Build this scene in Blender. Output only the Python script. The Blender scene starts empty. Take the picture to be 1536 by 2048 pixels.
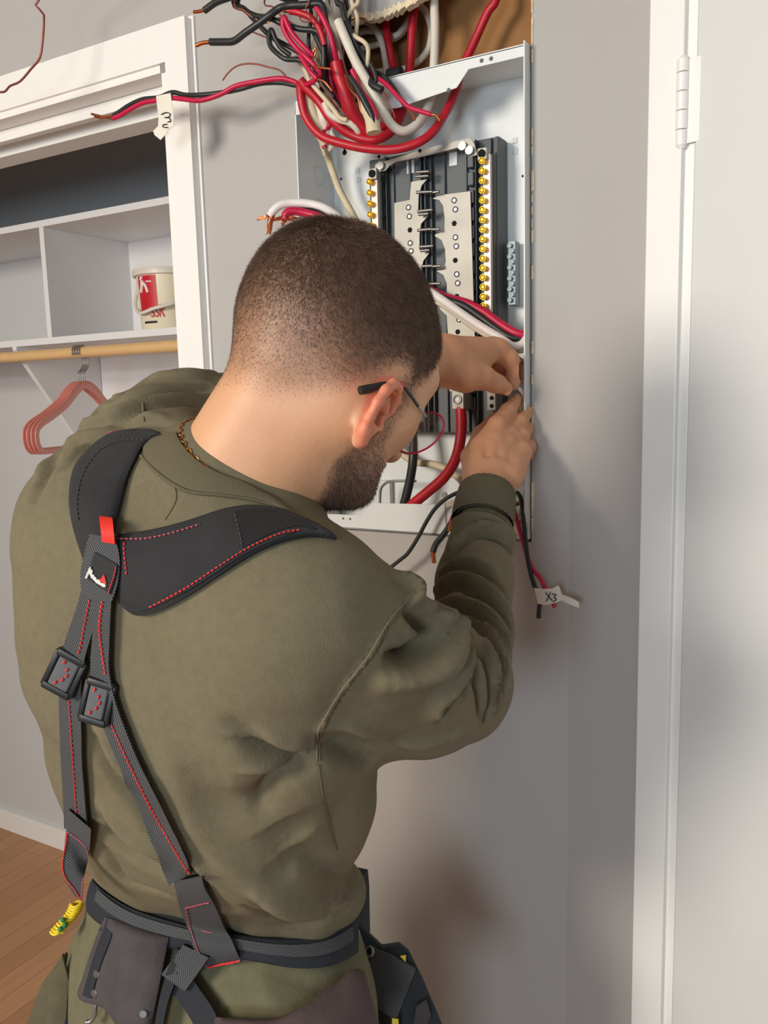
import bpy, bmesh, math, random
import numpy as np
from mathutils import Vector, Matrix
from mathutils.bvhtree import BVHTree
from mathutils.geometry import tessellate_polygon
rng = np.random.default_rng(7); random.seed(7)
SC = bpy.context.scene; COL = SC.collection
# ------------------------------------------------------------------ camera
FPX = 1650.0; CAM = np.array([0.0, -1.10, 1.50])
_d = np.array([296, -11600, -1650.0]); _d /= np.linalg.norm(_d)
_l = np.array([-2918, 168, -1650.0]); _l -= _d*_l.dot(_d); _l /= np.linalg.norm(_l)
_X = -_l; _Z = -_d; _Y = np.cross(_Z, _X)
RM = np.stack([_X, _Y, _Z])                       # world = RM @ camera
cam = bpy.data.cameras.new('camera'); camo = bpy.data.objects.new('camera', cam); COL.objects.link(camo)
m4 = Matrix.Identity(4)
for i in range(3):
    for j in range(3): m4[i][j] = float(RM[i][j])
m4.translation = Vector(CAM); camo.matrix_world = m4
cam.sensor_fit = 'VERTICAL'; cam.sensor_height = 36.0; cam.sensor_width = 27.0; cam.lens = FPX*36/2048.0
cam.clip_start = 0.02; SC.camera = camo
# ------------------------------------------------------------------ world, lights, exposure
W = bpy.data.worlds.new('world'); SC.world = W; W.use_nodes = True
bg = W.node_tree.nodes['Background']; bg.inputs[0].default_value = (0.90, 0.94, 1.0, 1); bg.inputs[1].default_value = 0.23
def area(name, loc, target, sx, sy, power, col):
    L = bpy.data.lights.new(name, 'AREA'); L.shape = 'RECTANGLE'; L.size = sx; L.size_y = sy; L.energy = power; L.color = col
    o = bpy.data.objects.new(name, L); COL.objects.link(o); o.location = loc
    o.rotation_euler = (Vector(target)-Vector(loc)).to_track_quat('-Z', 'Y').to_euler(); return o
area('window_light', (-1.45, -3.0, 2.3), (-0.55, 0, 1.45), 0.8, 1.0, 94, (1.0, 0.92, 0.80))
area('window_light_cool', (0.12, -2.9, 1.55), (-0.3, 0, 1.1), 0.6, 0.6, 25, (0.72, 0.87, 1.0))
SC.view_settings.view_transform = 'Standard'; SC.view_settings.look = 'None'
SC.view_settings.exposure = 0.0; SC.view_settings.gamma = 1.0; SC.view_settings.use_curve_mapping = False
# ------------------------------------------------------------------ pixel / world helpers
def ray(px, py): return RM @ np.array([px-768.0, 1024.0-py, -FPX])/FPX
def P(px, py, d): return CAM + ray(px, py)*d
def WY(px, py, y=0.0):
    r = ray(px, py); return CAM + r*((y-CAM[1])/r[1])
def WX(px, py, x):
    r = ray(px, py); return CAM + r*((x-CAM[0])/r[0])
def WZ(px, py, z=0.0):
    r = ray(px, py); return CAM + r*((z-CAM[2])/r[2])
# ------------------------------------------------------------------ materials
def lin(c): return tuple(((v/255.0)/12.92 if v/255.0 <= .04045 else ((v/255.0+.055)/1.055)**2.4) for v in c)
def mat(name, rgb, rough=.6, metal=0, noise=0, nscale=40, bump=0, bscale=200, sub=0, coat=0, rgb2=None):
    m = bpy.data.materials.new(name); m.use_nodes = True; nt = m.node_tree; b = nt.nodes['Principled BSDF']
    c = lin(rgb); b.inputs['Base Color'].default_value = (*c, 1); b.inputs['Roughness'].default_value = rough; b.inputs['Metallic'].default_value = metal
    if coat: b.inputs['Coat Weight'].default_value = coat
    if sub:
        b.inputs['Subsurface Weight'].default_value = sub; b.inputs['Subsurface Radius'].default_value = (1, .35, .2); b.inputs['Subsurface Scale'].default_value = .006
    tc = nt.nodes.new('ShaderNodeTexCoord')
    if noise or rgb2:
        n = nt.nodes.new('ShaderNodeTexNoise'); n.inputs['Scale'].default_value = nscale; n.inputs['Detail'].default_value = 5
        nt.links.new(tc.outputs['Object'], n.inputs['Vector'])
        mx = nt.nodes.new('ShaderNodeMix'); mx.data_type = 'RGBA'
        mr = nt.nodes.new('ShaderNodeMapRange'); mr.inputs['From Min'].default_value = .3; mr.inputs['From Max'].default_value = .7
        nt.links.new(n.outputs['Fac'], mr.inputs['Value']); nt.links.new(mr.outputs['Result'], mx.inputs['Factor'])
        a = c; z = lin(rgb2) if rgb2 else tuple(v*(1-noise) for v in c)
        if not rgb2: a = tuple(min(1, v*(1+noise)) for v in c)
        mx.inputs['A'].default_value = (*a, 1); mx.inputs['B'].default_value = (*z, 1)
        nt.links.new(mx.outputs['Result'], b.inputs['Base Color'])
    if bump:
        n2 = nt.nodes.new('ShaderNodeTexNoise'); n2.inputs['Scale'].default_value = bscale; n2.inputs['Detail'].default_value = 3
        nt.links.new(tc.outputs['Object'], n2.inputs['Vector'])
        bp = nt.nodes.new('ShaderNodeBump'); bp.inputs['Strength'].default_value = bump; bp.inputs['Distance'].default_value = .002
        nt.links.new(n2.outputs['Fac'], bp.inputs['Height']); nt.links.new(bp.outputs['Normal'], b.inputs['Normal'])
    return m
def webbing_mat(name, rgb, rgb2, scale=900):
    m = mat(name, rgb, .85); nt = m.node_tree; b = nt.nodes['Principled BSDF']; tc = nt.nodes['Texture Coordinate']
    ch = nt.nodes.new('ShaderNodeTexChecker'); ch.inputs['Scale'].default_value = scale
    ch.inputs['Color1'].default_value = (*lin(rgb), 1); ch.inputs['Color2'].default_value = (*lin(rgb2), 1)
    nt.links.new(tc.outputs['UV'], ch.inputs['Vector']); nt.links.new(ch.outputs['Color'], b.inputs['Base Color'])
    bp = nt.nodes.new('ShaderNodeBump'); bp.inputs['Strength'].default_value = .6; bp.inputs['Distance'].default_value = .001
    nt.links.new(ch.outputs['Fac'], bp.inputs['Height']); nt.links.new(bp.outputs['Normal'], b.inputs['Normal']); return m
M = {}
M['wall'] = mat('wall_paint', (180, 176, 172), .75, noise=.015, nscale=3, bump=.05, bscale=120)
M['wallr'] = M['wall']
M['closet'] = mat('closet_paint', (206, 205, 205), .8, bump=.05, bscale=90)
M['white'] = mat('white_gloss_paint', (244, 242, 237), .38, bump=.04, bscale=40)
M['door'] = mat('door_paint', (224, 224, 222), .42, noise=.01, nscale=6, bump=.04, bscale=60)
M['melamine'] = mat('white_melamine', (228, 226, 226), .45)
M['plaster'] = mat('torn_plaster', (226, 208, 176), .9, noise=.15, nscale=80, bump=.5, bscale=150)
M['panelw'] = mat('panel_enamel', (226, 229, 228), .38, noise=.01, nscale=20)
M['black'] = mat('black_insulation', (36, 39, 40), .42, noise=.1, nscale=50)
M['blackhole'] = mat('black_hole', (10, 10, 10), .9)
M['red'] = mat('red_sheath', (186, 22, 40), .42, noise=.12, nscale=60, bump=.1, bscale=90)
M['pink'] = mat('red_insulation', (196, 18, 68), .42, noise=.08, nscale=60)
M['whitew'] = mat('white_sheath', (222, 214, 198), .5, noise=.05, nscale=40, bump=.1, bscale=90)
M['brightw'] = mat('white_insulation', (235, 228, 224), .42)
M['beige'] = mat('aged_sheath', (216, 200, 166), .55, noise=.08, nscale=60)
M['copper'] = mat('copper', (208, 122, 78), .32, 1, noise=.15, nscale=90)
M['copperd'] = mat('dull_copper', (148, 82, 70), .5, .6, noise=.15, nscale=90)
M['graypl'] = mat('grey_plastic', (84, 89, 92), .5, bump=.05)
M['darkpl'] = mat('dark_grey_plastic', (56, 60, 62), .5)
M['tin'] = mat('tinned_metal', (176, 172, 163), .55, .5, noise=.08, nscale=25)
M['steel'] = mat('steel', (150, 148, 146), .38, .9)
M['brass'] = mat('brass', (232, 176, 40), .3, .75)
M['gold'] = mat('gold', (214, 160, 84), .3, 1)
M['copperbar'] = mat('pale_bar', (232, 214, 200), .4, .3)
M['zinc'] = mat('zinc', (138, 152, 155), .5, .5)
M['knobhole'] = mat('grey_knockout', (214, 217, 217), .5)
M['tape'] = mat('white_tape', (232, 226, 212), .6, noise=.04, nscale=30, bump=.15, bscale=60)
M['ink'] = mat('black_ink', (24, 24, 26), .7)
M['rod'] = mat('varnished_wood_rod', (222, 182, 128), .4, noise=.05, nscale=12)
M['hanger'] = mat('pink_plastic', (232, 152, 138), .35)
M['bucket'] = mat('bucket_plastic', (232, 218, 190), .4)
M['bucketl'] = mat('bucket_lid_plastic', (222, 214, 202), .4)
M['bred'] = mat('bucket_red_print', (196, 14, 34), .45); M['bpink'] = mat('bucket_faded_print', (214, 92, 92), .5)
M['bwhite'] = mat('bucket_white_print', (238, 222, 216), .5)
M['olive'] = mat('olive_fleece', (111, 102, 78), .95, noise=.07, nscale=140, bump=.28, bscale=700)
M['olived'] = mat('olive_rib_knit', (96, 88, 66), .95, bump=.3, bscale=600)
M['trouser'] = mat('olive_canvas', (106, 102, 76), .95, noise=.08, nscale=90, bump=.3, bscale=500)
M['jacket'] = mat('brown_olive_canvas', (92, 86, 64), .95, noise=.12, nscale=60, bump=.3, bscale=400)
M['blue'] = mat('navy_cloth', (36, 44, 84), .9)
M['pad'] = mat('black_suede', (42, 41, 42), .9, noise=.16, nscale=30, bump=.3, bscale=500)
M['mesh'] = mat('black_air_mesh', (27, 27, 29), .8, bump=1, bscale=900)
M['web'] = webbing_mat('black_webbing', (34, 35, 36), (92, 93, 95), 750)
M['bind'] = mat('dark_binding', (34, 37, 44), .8, bump=.5, bscale=900)
M['stitch'] = mat('red_thread', (226, 52, 48), .7)
M['stitchp'] = mat('pink_thread', (186, 84, 96), .7)
M['redloop'] = mat('red_tape', (226, 44, 28), .7, bump=.2, bscale=600)
M['buckle'] = mat('black_buckle_plastic', (26, 28, 29), .45)
M['suede'] = mat('grey_suede', (74, 68, 68), .95, noise=.16, nscale=40, bump=.4, bscale=300)
M['brown'] = mat('brown_leather', (80, 64, 62), .8, noise=.14, nscale=30, bump=.3, bscale=200)
M['holster'] = mat('black_nylon', (38, 42, 45), .8, bump=.2, bscale=500)
M['yellow'] = mat('yellow_plastic', (236, 206, 40), .5); M['green'] = mat('green_dot', (40, 120, 60), .5)
M['silk'] = mat('white_print', (226, 222, 216), .7)
M['lens'] = mat('lens_glass', (235, 238, 240), .03); M['lens'].node_tree.nodes['Principled BSDF'].inputs['Transmission Weight'].default_value = 1
M['hairm'] = mat('brown_hair', (104, 78, 60), .6, noise=.3, nscale=120)
M['beardm'] = mat('beard_hair', (78, 54, 42), .6, noise=.3, nscale=120)
M['eyew'] = mat('eye_white', (230, 225, 220), .2); M['eyed'] = mat('iris_brown', (60, 38, 24), .2)
# plywood / brown board in the cavity
M['ply'] = mat('brown_board', (160, 114, 66), .8, rgb2=(134, 92, 50), nscale=6, bump=.2, bscale=80)
# wood floor
def floor_mat():
    m = mat('laminate_floor', (196, 146, 104), .35); nt = m.node_tree; b = nt.nodes['Principled BSDF']; tc = nt.nodes['Texture Coordinate']
    mp = nt.nodes.new('ShaderNodeMapping'); mp.inputs['Rotation'].default_value = (0, 0, math.radians(90)); nt.links.new(tc.outputs['Object'], mp.inputs['Vector'])
    br = nt.nodes.new('ShaderNodeTexBrick'); br.inputs['Scale'].default_value = 1; br.inputs['Brick Width'].default_value = 1.1; br.inputs['Row Height'].default_value = .07
    br.inputs['Mortar Size'].default_value = .0009; br.inputs['Color1'].default_value = (*lin((204, 152, 108)), 1); br.inputs['Color2'].default_value = (*lin((186, 134, 92)), 1)
    br.inputs['Mortar'].default_value = (*lin((140, 96, 62)), 1); nt.links.new(mp.outputs['Vector'], br.inputs['Vector'])
    n = nt.nodes.new('ShaderNodeTexNoise'); mp2 = nt.nodes.new('ShaderNodeMapping'); mp2.inputs['Scale'].default_value = (40, 2, 1)
    nt.links.new(tc.outputs['Object'], mp2.inputs['Vector']); nt.links.new(mp2.outputs['Vector'], n.inputs['Vector']); n.inputs['Scale'].default_value = 2; n.inputs['Detail'].default_value = 5
    mx = nt.nodes.new('ShaderNodeMix'); mx.data_type = 'RGBA'; mx.blend_type = 'MULTIPLY'; mx.inputs['Factor'].default_value = .3
    nt.links.new(br.outputs['Color'], mx.inputs['A']); nt.links.new(n.outputs['Fac'], mx.inputs['B']); nt.links.new(mx.outputs['Result'], b.inputs['Base Color']); return m
M['floor'] = floor_mat()
def skin_mat():
    m = mat('skin', (205, 152, 122), .5, sub=.12, bump=.12, bscale=260); nt = m.node_tree; b = nt.nodes['Principled BSDF']; tc = nt.nodes['Texture Coordinate']
    n = nt.nodes.new('ShaderNodeTexNoise'); n.inputs['Scale'].default_value = 30; nt.links.new(tc.outputs['Object'], n.inputs['Vector'])
    m1 = nt.nodes.new('ShaderNodeMix'); m1.data_type = 'RGBA'; m1.inputs['A'].default_value = (*lin((218, 166, 126)), 1); m1.inputs['B'].default_value = (*lin((204, 148, 112)), 1)
    nt.links.new(n.outputs['Fac'], m1.inputs['Factor'])
    def layer(prev, attr, rgb, scale):
        a = nt.nodes.new('ShaderNodeAttribute'); a.attribute_name = attr
        mu = nt.nodes.new('ShaderNodeMath'); mu.operation = 'MULTIPLY'; mu.inputs[1].default_value = scale; nt.links.new(a.outputs['Fac'], mu.inputs[0])
        x = nt.nodes.new('ShaderNodeMix'); x.data_type = 'RGBA'; x.inputs['B'].default_value = (*lin(rgb), 1)
        nt.links.new(prev.outputs['Result'], x.inputs['A']); nt.links.new(mu.outputs[0], x.inputs['Factor']); return x
    m2 = layer(m1, 'blush', (222, 112, 88), .75); m3 = layer(m2, 'scalp', (104, 78, 64), .9)
    nt.links.new(m3.outputs['Result'], b.inputs['Base Color']); return m
M['skin'] = skin_mat()
# ------------------------------------------------------------------ object helpers
def mkmesh(name, V, Fc, smooth=False, uv=None):
    me = bpy.data.meshes.new(name); me.from_pydata([tuple(map(float, v)) for v in V], [], [tuple(int(i) for i in f) for f in Fc])
    if smooth: me.polygons.foreach_set('use_smooth', [True]*len(me.polygons))
    if uv is not None:
        l = me.uv_layers.new(name='UVMap'); vi = np.empty(len(me.loops), int); me.loops.foreach_get('vertex_index', vi)
        l.data.foreach_set('uv', np.asarray(uv, float)[vi].ravel())
    me.update(); return me
def link(name, me, m, parent=None, smooth_done=True):
    o = bpy.data.objects.new(name, me); COL.objects.link(o)
    if m is not None: me.materials.append(m)
    if parent is not None:
        o.parent = parent; o.matrix_parent_inverse = parent.matrix_world.inverted() if parent.type != 'MESH' else Matrix.Identity(4)
    return o
def empty(name, loc):
    o = bpy.data.objects.new(name, None); COL.objects.link(o); o.location = tuple(map(float, loc)); o.empty_display_size = .05
    o.matrix_world = Matrix.Translation(o.location); return o
def tag(o, label, cat, group=None, kind=None):
    if label: o['label'] = label
    if cat: o['category'] = cat
    if group: o['group'] = group
    if kind: o['kind'] = kind
    return o
class MB:
    def __init__(s): s.V = []; s.F = []; s.n = 0
    def add(s, V, Fc):
        V = np.asarray(V, float); s.V.append(V); s.F += [tuple(int(i)+s.n for i in f) for f in Fc]; s.n += len(V); return s
    def box(s, lo, hi, fr=None, bev=0):
        lo = np.array(lo, float); hi = np.array(hi, float); bm = bmesh.new(); bmesh.ops.create_cube(bm, size=1)
        c = (lo+hi)/2; sz = hi-lo
        for v in bm.verts: v.co = Vector((v.co.x*sz[0], v.co.y*sz[1], v.co.z*sz[2]))
        if bev: bmesh.ops.bevel(bm, geom=bm.edges[:], offset=bev, segments=2, profile=.5, affect='EDGES')
        bm.verts.index_update(); V = np.array([v.co[:] for v in bm.verts])+c
        if fr is not None: V = fr(V)
        s.add(V, [[v.index for v in f.verts] for f in bm.faces]); bm.free(); return s
    def tube(s, pts, r, n=10, cap=True, sub=5):
        pts = smooth_path(pts, sub) if sub > 1 else np.asarray(pts, float); k = len(pts)
        rr = np.full(k, r) if np.isscalar(r) else np.interp(np.linspace(0, 1, k), np.linspace(0, 1, len(r)), r)
        T = np.gradient(pts, axis=0); T /= np.linalg.norm(T, axis=1)[:, None]+1e-12
        a = np.cross(T[0], [0, 0, 1.]);
        if np.linalg.norm(a) < .1: a = np.cross(T[0], [1., 0, 0])
        a /= np.linalg.norm(a); V = []; th = np.arange(n)*2*math.pi/n
        for i in range(k):
            a = a-T[i]*a.dot(T[i]); a /= np.linalg.norm(a)+1e-12; b = np.cross(T[i], a)
            V.append(pts[i]+rr[i]*(np.cos(th)[:, None]*a+np.sin(th)[:, None]*b))
        V = np.concatenate(V); Fc = [(i*n+j, i*n+(j+1) % n, (i+1)*n+(j+1) % n, (i+1)*n+j) for i in range(k-1) for j in range(n)]
        if cap: Fc += [tuple(range(n))[::-1], tuple((k-1)*n+j for j in range(n))]
        s.add(V, Fc); return s
    def prism(s, poly, nrm, depth):                 # poly 3D points (planar), extruded along nrm*depth
        poly = np.asarray(poly, float); n = len(poly); off = np.asarray(nrm, float)*depth
        tri = tessellate_polygon([[Vector(p) for p in poly]]); V = np.concatenate([poly, poly+off])
        Fc = [tuple(t) for t in tri]+[tuple(i+n for i in t)[::-1] for t in tri]+[(i, i+n, (i+1) % n+n, (i+1) % n) for i in range(n)]
        s.add(V, Fc); return s
    def cyl(s, c, ax, r, h, n=16, r2=None):
        c = np.asarray(c, float); ax = np.asarray(ax, float); ax = ax/np.linalg.norm(ax)
        s.tube([c, c+ax*h], [r, r if r2 is None else r2], n, True, 1); return s
    def build(s, name, m, parent=None, smooth=False, recalc=True):
        V = np.concatenate(s.V); me = mkmesh(name, V, s.F)
        if recalc:
            bm = bmesh.new(); bm.from_mesh(me); bmesh.ops.recalc_face_normals(bm, faces=bm.faces[:]); bm.to_mesh(me); bm.free()
        if smooth:
            me.polygons.foreach_set('use_smooth', [True]*len(me.polygons))
            me.set_sharp_from_angle(angle=math.radians(50))
        return link(name, me, m, parent)
def smooth_path(pts, sub=5):
    p = np.asarray(pts, float)
    if len(p) < 3: return np.array([p[0]+(p[-1]-p[0])*t for t in np.linspace(0, 1, sub+1)])
    q = np.vstack([2*p[0]-p[1], p, 2*p[-1]-p[-2]]); out = []
    for i in range(1, len(q)-2):
        for t in np.arange(sub)/sub:
            a, b, c, d = q[i-1], q[i], q[i+1], q[i+2]
            out.append(.5*((2*b)+(-a+c)*t+(2*a-5*b+4*c-d)*t*t+(-a+3*b-3*c+d)*t**3))
    out.append(p[-1]); return np.array(out)
def onw(pts, dy=0.0): return np.array([WY(p[0], p[1], p[2]+dy) for p in pts])
# ================================================================== STRUCTURE
def struct(o): o['kind'] = 'structure'; return o
def wall_with_holes(name, outer, holes, y0, y1, m):
    loops = [outer]+holes; flat = [p for l in loops for p in l]
    tri = tessellate_polygon([[Vector((p[0], 0, p[1])) for p in l] for l in loops]); n = len(flat)
    V = [(p[0], y0, p[1]) for p in flat]+[(p[0], y1, p[1]) for p in flat]
    Fc = [tuple(t) for t in tri]+[tuple(i+n for i in t)[::-1] for t in tri]; k = 0
    for l in loops:
        for i in range(len(l)):
            a = k+i; b = k+(i+1) % len(l); Fc.append((a, b, b+n, a+n))
        k += len(l)
    mb = MB(); mb.add(V, Fc); return struct(mb.build(name, m))
CX1, CX0 = -1.027, -2.62            # closet opening
cav = [(-.762, 1.288), (-.3905, 1.288), (-.3905, 2.42), (-.47, 2.42), (-.52, 2.055), (-.56, 2.04), (-.60, 2.033), (-.64, 2.038), (-.672, 2.036), (-.69, 2.01), (-.70, 1.955), (-.762, 1.948)]
for i in range(0): pass
outer = [(-3.6, 0), (-.336, 0), (-.336, 2.5), (-3.6, 2.5)]
closet_hole = [(CX0, 0.0005), (CX1, 0.0005), (CX1, 2.056), (CX0, 2.056)]
# wall: opening reaches the floor, so leave it out of the outline
outer = [(-3.6, 0), (CX0, 0), (CX0, 2.056), (CX1, 2.056), (CX1, 0), (-.336, 0), (-.336, 2.5), (-3.6, 2.5)]
wall_with_holes('wall_back', outer, [cav], 0.0, .0127, M['wall'])
# brown board and studs inside the cavity
mb = MB(); mb.box((-.93, .100, 1.2), (-.36, .114, 2.5)); struct(mb.build('trim_1', M['ply']))
mb = MB(); mb.box((-.3905, .004, 1.25), (-.352, .10, 2.5)); struct(mb.build('trim_2', M['ply']))
# torn paper edge of the plasterboard
for nm, (x, z0, z1) in {'trim_3': (-.3865, 1.29, 2.2)}.items():
    mb = MB(); z = z0
    while z < z1:
        h = random.uniform(.008, .03); w = random.uniform(.0008, .0032)
        if random.random() < .62: mb.box((-.3905, -.0016, z), (-.3905+w+.001, .012, z+h), bev=.0004)
        z += h*random.uniform(.8, 1.6)
    struct(mb.build(nm, M['plaster']))
mb = MB()
edge = [WY(700, 42, -.001), WY(716, 34, -.001), WY(745, 33, -.001), WY(772, 26, -.001), WY(800, 13, -.001), WY(832, -2, -.001), WY(850, -14, -.001)]
pp = smooth_path(edge, 6)
for i in range(len(pp)-1):
    w = .003+.004*random.random(); a, b = pp[i], pp[i+1]
    mb.prism([a+[0, 0, w], b+[0, 0, w], b-[0, 0, w*.7], a-[0, 0, w*.9]], (0, 1, 0), .010+.003*random.random())
struct(mb.build('trim_4', M['plaster']))
mb = MB(); mb.box((-4.5, -3.6, -.05), (1.2, .9, 0)); struct(mb.build('floor', M['floor']))
mb = MB(); mb.box((-4.5, -3.6, 2.5), (1.2, .9, 2.55)); struct(mb.build('ceiling', M['wall']))
# closet interior
mb = MB(); mb.box((-3.6, .62, 0), (-.93, .66, 2.5)); struct(mb.build('wall_closet_back', M['closet']))
mb = MB(); mb.box((-.965, .115, 0), (-.93, .62, 2.5)); struct(mb.build('wall_closet_right', M['closet']))
mb = MB(); mb.box((-3.6, .115, 0), (-3.55, .62, 2.5)); struct(mb.build('wall_closet_left', M['closet']))
mb = MB(); mb.box((-3.55, .606, 0), (-.965, .62, .072), bev=.002); struct(mb.build('baseboard_closet', M['white']))
# closet casing + jamb
mb = MB()
xo, xi, zt, zi = -.964, -1.011, 2.108, 2.048
mb.prism([(xo, -.018, 0), (xo, -.018, zt), (xi, -.018, zi), (xi, -.018, 0)], (0, 1, 0), .018)
mb.box((xo-.004, -.004, 0), (xo+.006, 0, zt+.004))
struct(mb.build('trim_5', M['white']))
mb = MB(); mb.prism([(xo, -.018, zt), (-2.7, -.018, zt), (-2.64, -.018, zi), (xi, -.018, zi)], (0, 1, 0), .018); struct(mb.build('trim_6', M['white']))
mb = MB(); mb.box((-2.62, -.012, 2.036), (CX1-.001, .13, 2.056)); mb.box((CX1-.0005, -.010, 0), (CX1+.015, .13, 2.0355)); mb.box((-2.62, .030, 2.015), (CX1-.005, .046, 2.0355), bev=.001)
mb.box((-2.62, .075, 2.006), (CX1-.005, .129, 2.0355), bev=.001)
struct(mb.build('trim_7', M['white']))
# ---- right hand wall, turned slightly towards the room
AL = math.radians(16); DR = np.array([math.cos(AL), -math.sin(AL), 0]); NR = np.array([-math.sin(AL), -math.cos(AL), 0]); O2 = np.array([-.336, 0, 0])
def fr2(V): V = np.asarray(V, float); return O2+V[:, :1]*DR+V[:, 1:2]*(-NR)+V[:, 2:]*np.array([0, 0, 1.])
def s_at(px, py, off=0.0):
    r = ray(px, py); q = (O2+NR*off-CAM); t = q.dot(NR)/r.dot(NR); p = CAM+r*t; return (p-O2).dot(DR), p[2]
s0 = s_at(1285, 800, .014)[0]; s1 = s_at(1351, 800, .014)[0]; s2 = s_at(1378, 800, .010)[0]
mb = MB(); mb.box((0, 0, 0), (s0+.05, .1, 2.5), fr2); mb.box((s2+1.0, 0, 0), (1.7, .1, 2.5), fr2); struct(mb.build('wall_right', M['wallr']))
mb = MB(); mb.box((s0, -.014, 0), (s1, .1, 2.5), fr2, .0015); mb.box((s1-.001, -.006, 0), (s2-.003, .09, 2.5), fr2, .001); struct(mb.build('trim_8', M['white']))
dr = MB(); dr.box((s2-.0015, -.010, .01), (s2+.76, .028, 2.5), fr2, .002); door = struct(dr.build('door_1', M['door'], smooth=True))
sh = s_at(1364, 200, .012)[0]; hb = MB(); cuts = [118, 146, 184, 222, 260, 292]
zs = [s_at(1364, c, .012)[1] for c in cuts]
for i in range(5):
    r_ = .0072 if i < 4 else .0066; hb.cyl(O2+DR*sh+NR*.011+np.array([0, 0, zs[i+1]+.0006]), (0, 0, 1), r_, zs[i]-zs[i+1]-.0012, 20)
hb.cyl(O2+DR*sh+NR*.011+np.array([0, 0, zs[0]]), (0, 0, 1), .006, .004, 16, .003); hb.cyl(O2+DR*sh+NR*.011+np.array([0, 0, zs[5]-.003]), (0, 0, 1), .004, .004, 16, .0062)
hb.box((sh, -.0105, zs[5]+.002), (s2+.004, -.0095, zs[0]-.002), fr2)
hb.build('hinge', M['white'], door, smooth=True)
# ================================================================== CLOSET CONTENTS
CB = .62; YF = .336
su = tag(empty('shelf_unit', (-1.7, .48, 1.65)), 'white melamine cubby shelf unit inside the closet above the rod', 'shelf')
def bx(name, lo, hi, m, par, bev=.001): mb = MB(); mb.box(lo, hi, bev=bev); return mb.build(name, m, par)
bx('top_shelf', (-3.5, YF, 1.934), (-.965, CB, 1.950), M['melamine'], su)
bx('bottom_shelf', (-3.5, YF, 1.648), (-.965, CB, 1.665), M['melamine'], su)
bx('divider', (-1.792, YF, 1.665), (-1.776, CB, 1.934), M['melamine'], su)
bx('back_panel', (-1.776, CB-.006, 1.665), (-.965, CB, 1.934), M['melamine'], su, 0)
mb = MB(); xb = -1.915; q = WX(140, 850, xb)
a0 = np.array([xb, .345, 1.640]); sl = (q-a0)/(q[1]-a0[1]); end = a0+sl*(CB-a0[1])
mb.prism([[xb, .335, 1.648], [xb, .335, 1.640], [xb, end[1], end[2]], [xb, CB, 1.648]], (-1, 0, 0), .016); mb.build('support_bracket', M['melamine'], su)
bx('lit_wall_sheet', (-1.913, CB-.012, 1.05), (-.965, CB-.001, 1.648), M['melamine'], su)  # added sheet; its white paints the lit right part of the back wall
RZ = 1.622; RY = .33
mb = MB(); mb.cyl((-3.5, RY, RZ), (1, 0, 0), .0135, 2.535, 24); rod = mb.build('closet_rod', M['rod'], smooth=True)
tag(rod, 'round pale wooden closet rod under the white cubby shelf', 'closet rod')
# hangers
hx = WY(162, 715, RY)[0]
def hanger_mesh():
    root = empty('clothes_hanger', (0, 0, 0))
    hk = MB(); pts = [(0, -.0, -.078), (0, .0, -.05), (0, .012, -.040), (0, .019, -.026)]
    pts += [(0, .0178*math.cos(t), .0178*math.sin(t)-.0) for t in np.linspace(-.2, math.pi+.35, 10)]
    hk.tube(pts, .0015, 8); hk.build('hook', M['steel'], root, smooth=True)
    bd = MB(); w = .205
    out = [(0, w*math.copysign(1, s)*0, 0) for s in ()]
    pts = [(0, 0, -.078), (0, -.022, -.083), (0, -.050, -.098), (0, -.085, -.124), (0, -.14, -.150), (0, -.185, -.168), (0, -.203, -.185), (0, -.203, -.212), (0, -.190, -.228), (0, -.16, -.231), (0, 0, -.231), (0, .16, -.231), (0, .190, -.228), (0, .203, -.212), (0, .203, -.185), (0, .185, -.168), (0, .14, -.150), (0, .085, -.124), (0, .050, -.098), (0, .022, -.083), (0, 0, -.078)]
    bd.tube(pts, [.009, .012, .013, .011, .009, .008, .0075, .0075, .0072, .0066, .0066, .0066, .0072, .0075, .0075, .008, .009, .011, .013, .012, .009], 12)
    o = bd.build('hanger_body', M['hanger'], root, smooth=True); 
    for v in o.data.vertices: v.co.x *= .28
    return root
h0 = hanger_mesh(); hang = [h0]
for i in range(3):
    c = h0.copy(); COL.objects.link(c)
    for ch in list(h0.children):
        d = ch.copy(); COL.objects.link(d); d.parent = c; d.matrix_parent_inverse = Matrix.Identity(4)
    hang.append(c)
labs = ['pink plastic hanger on the rod, leftmost of the stack of four', 'pink plastic hanger on the rod, second from the left of the four', 'pink plastic hanger on the rod, third from the left of the four', 'pink plastic hanger on the rod, rightmost and front of the four']
for i, hgr in enumerate(hang):
    hgr.location = (hx-.014+.0075*i, RY, RZ-.0005); hgr.rotation_euler = (0, 0, math.radians(12+1.5*i)); tag(hgr, labs[i], 'hanger', 'pink hangers on the closet rod')
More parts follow.
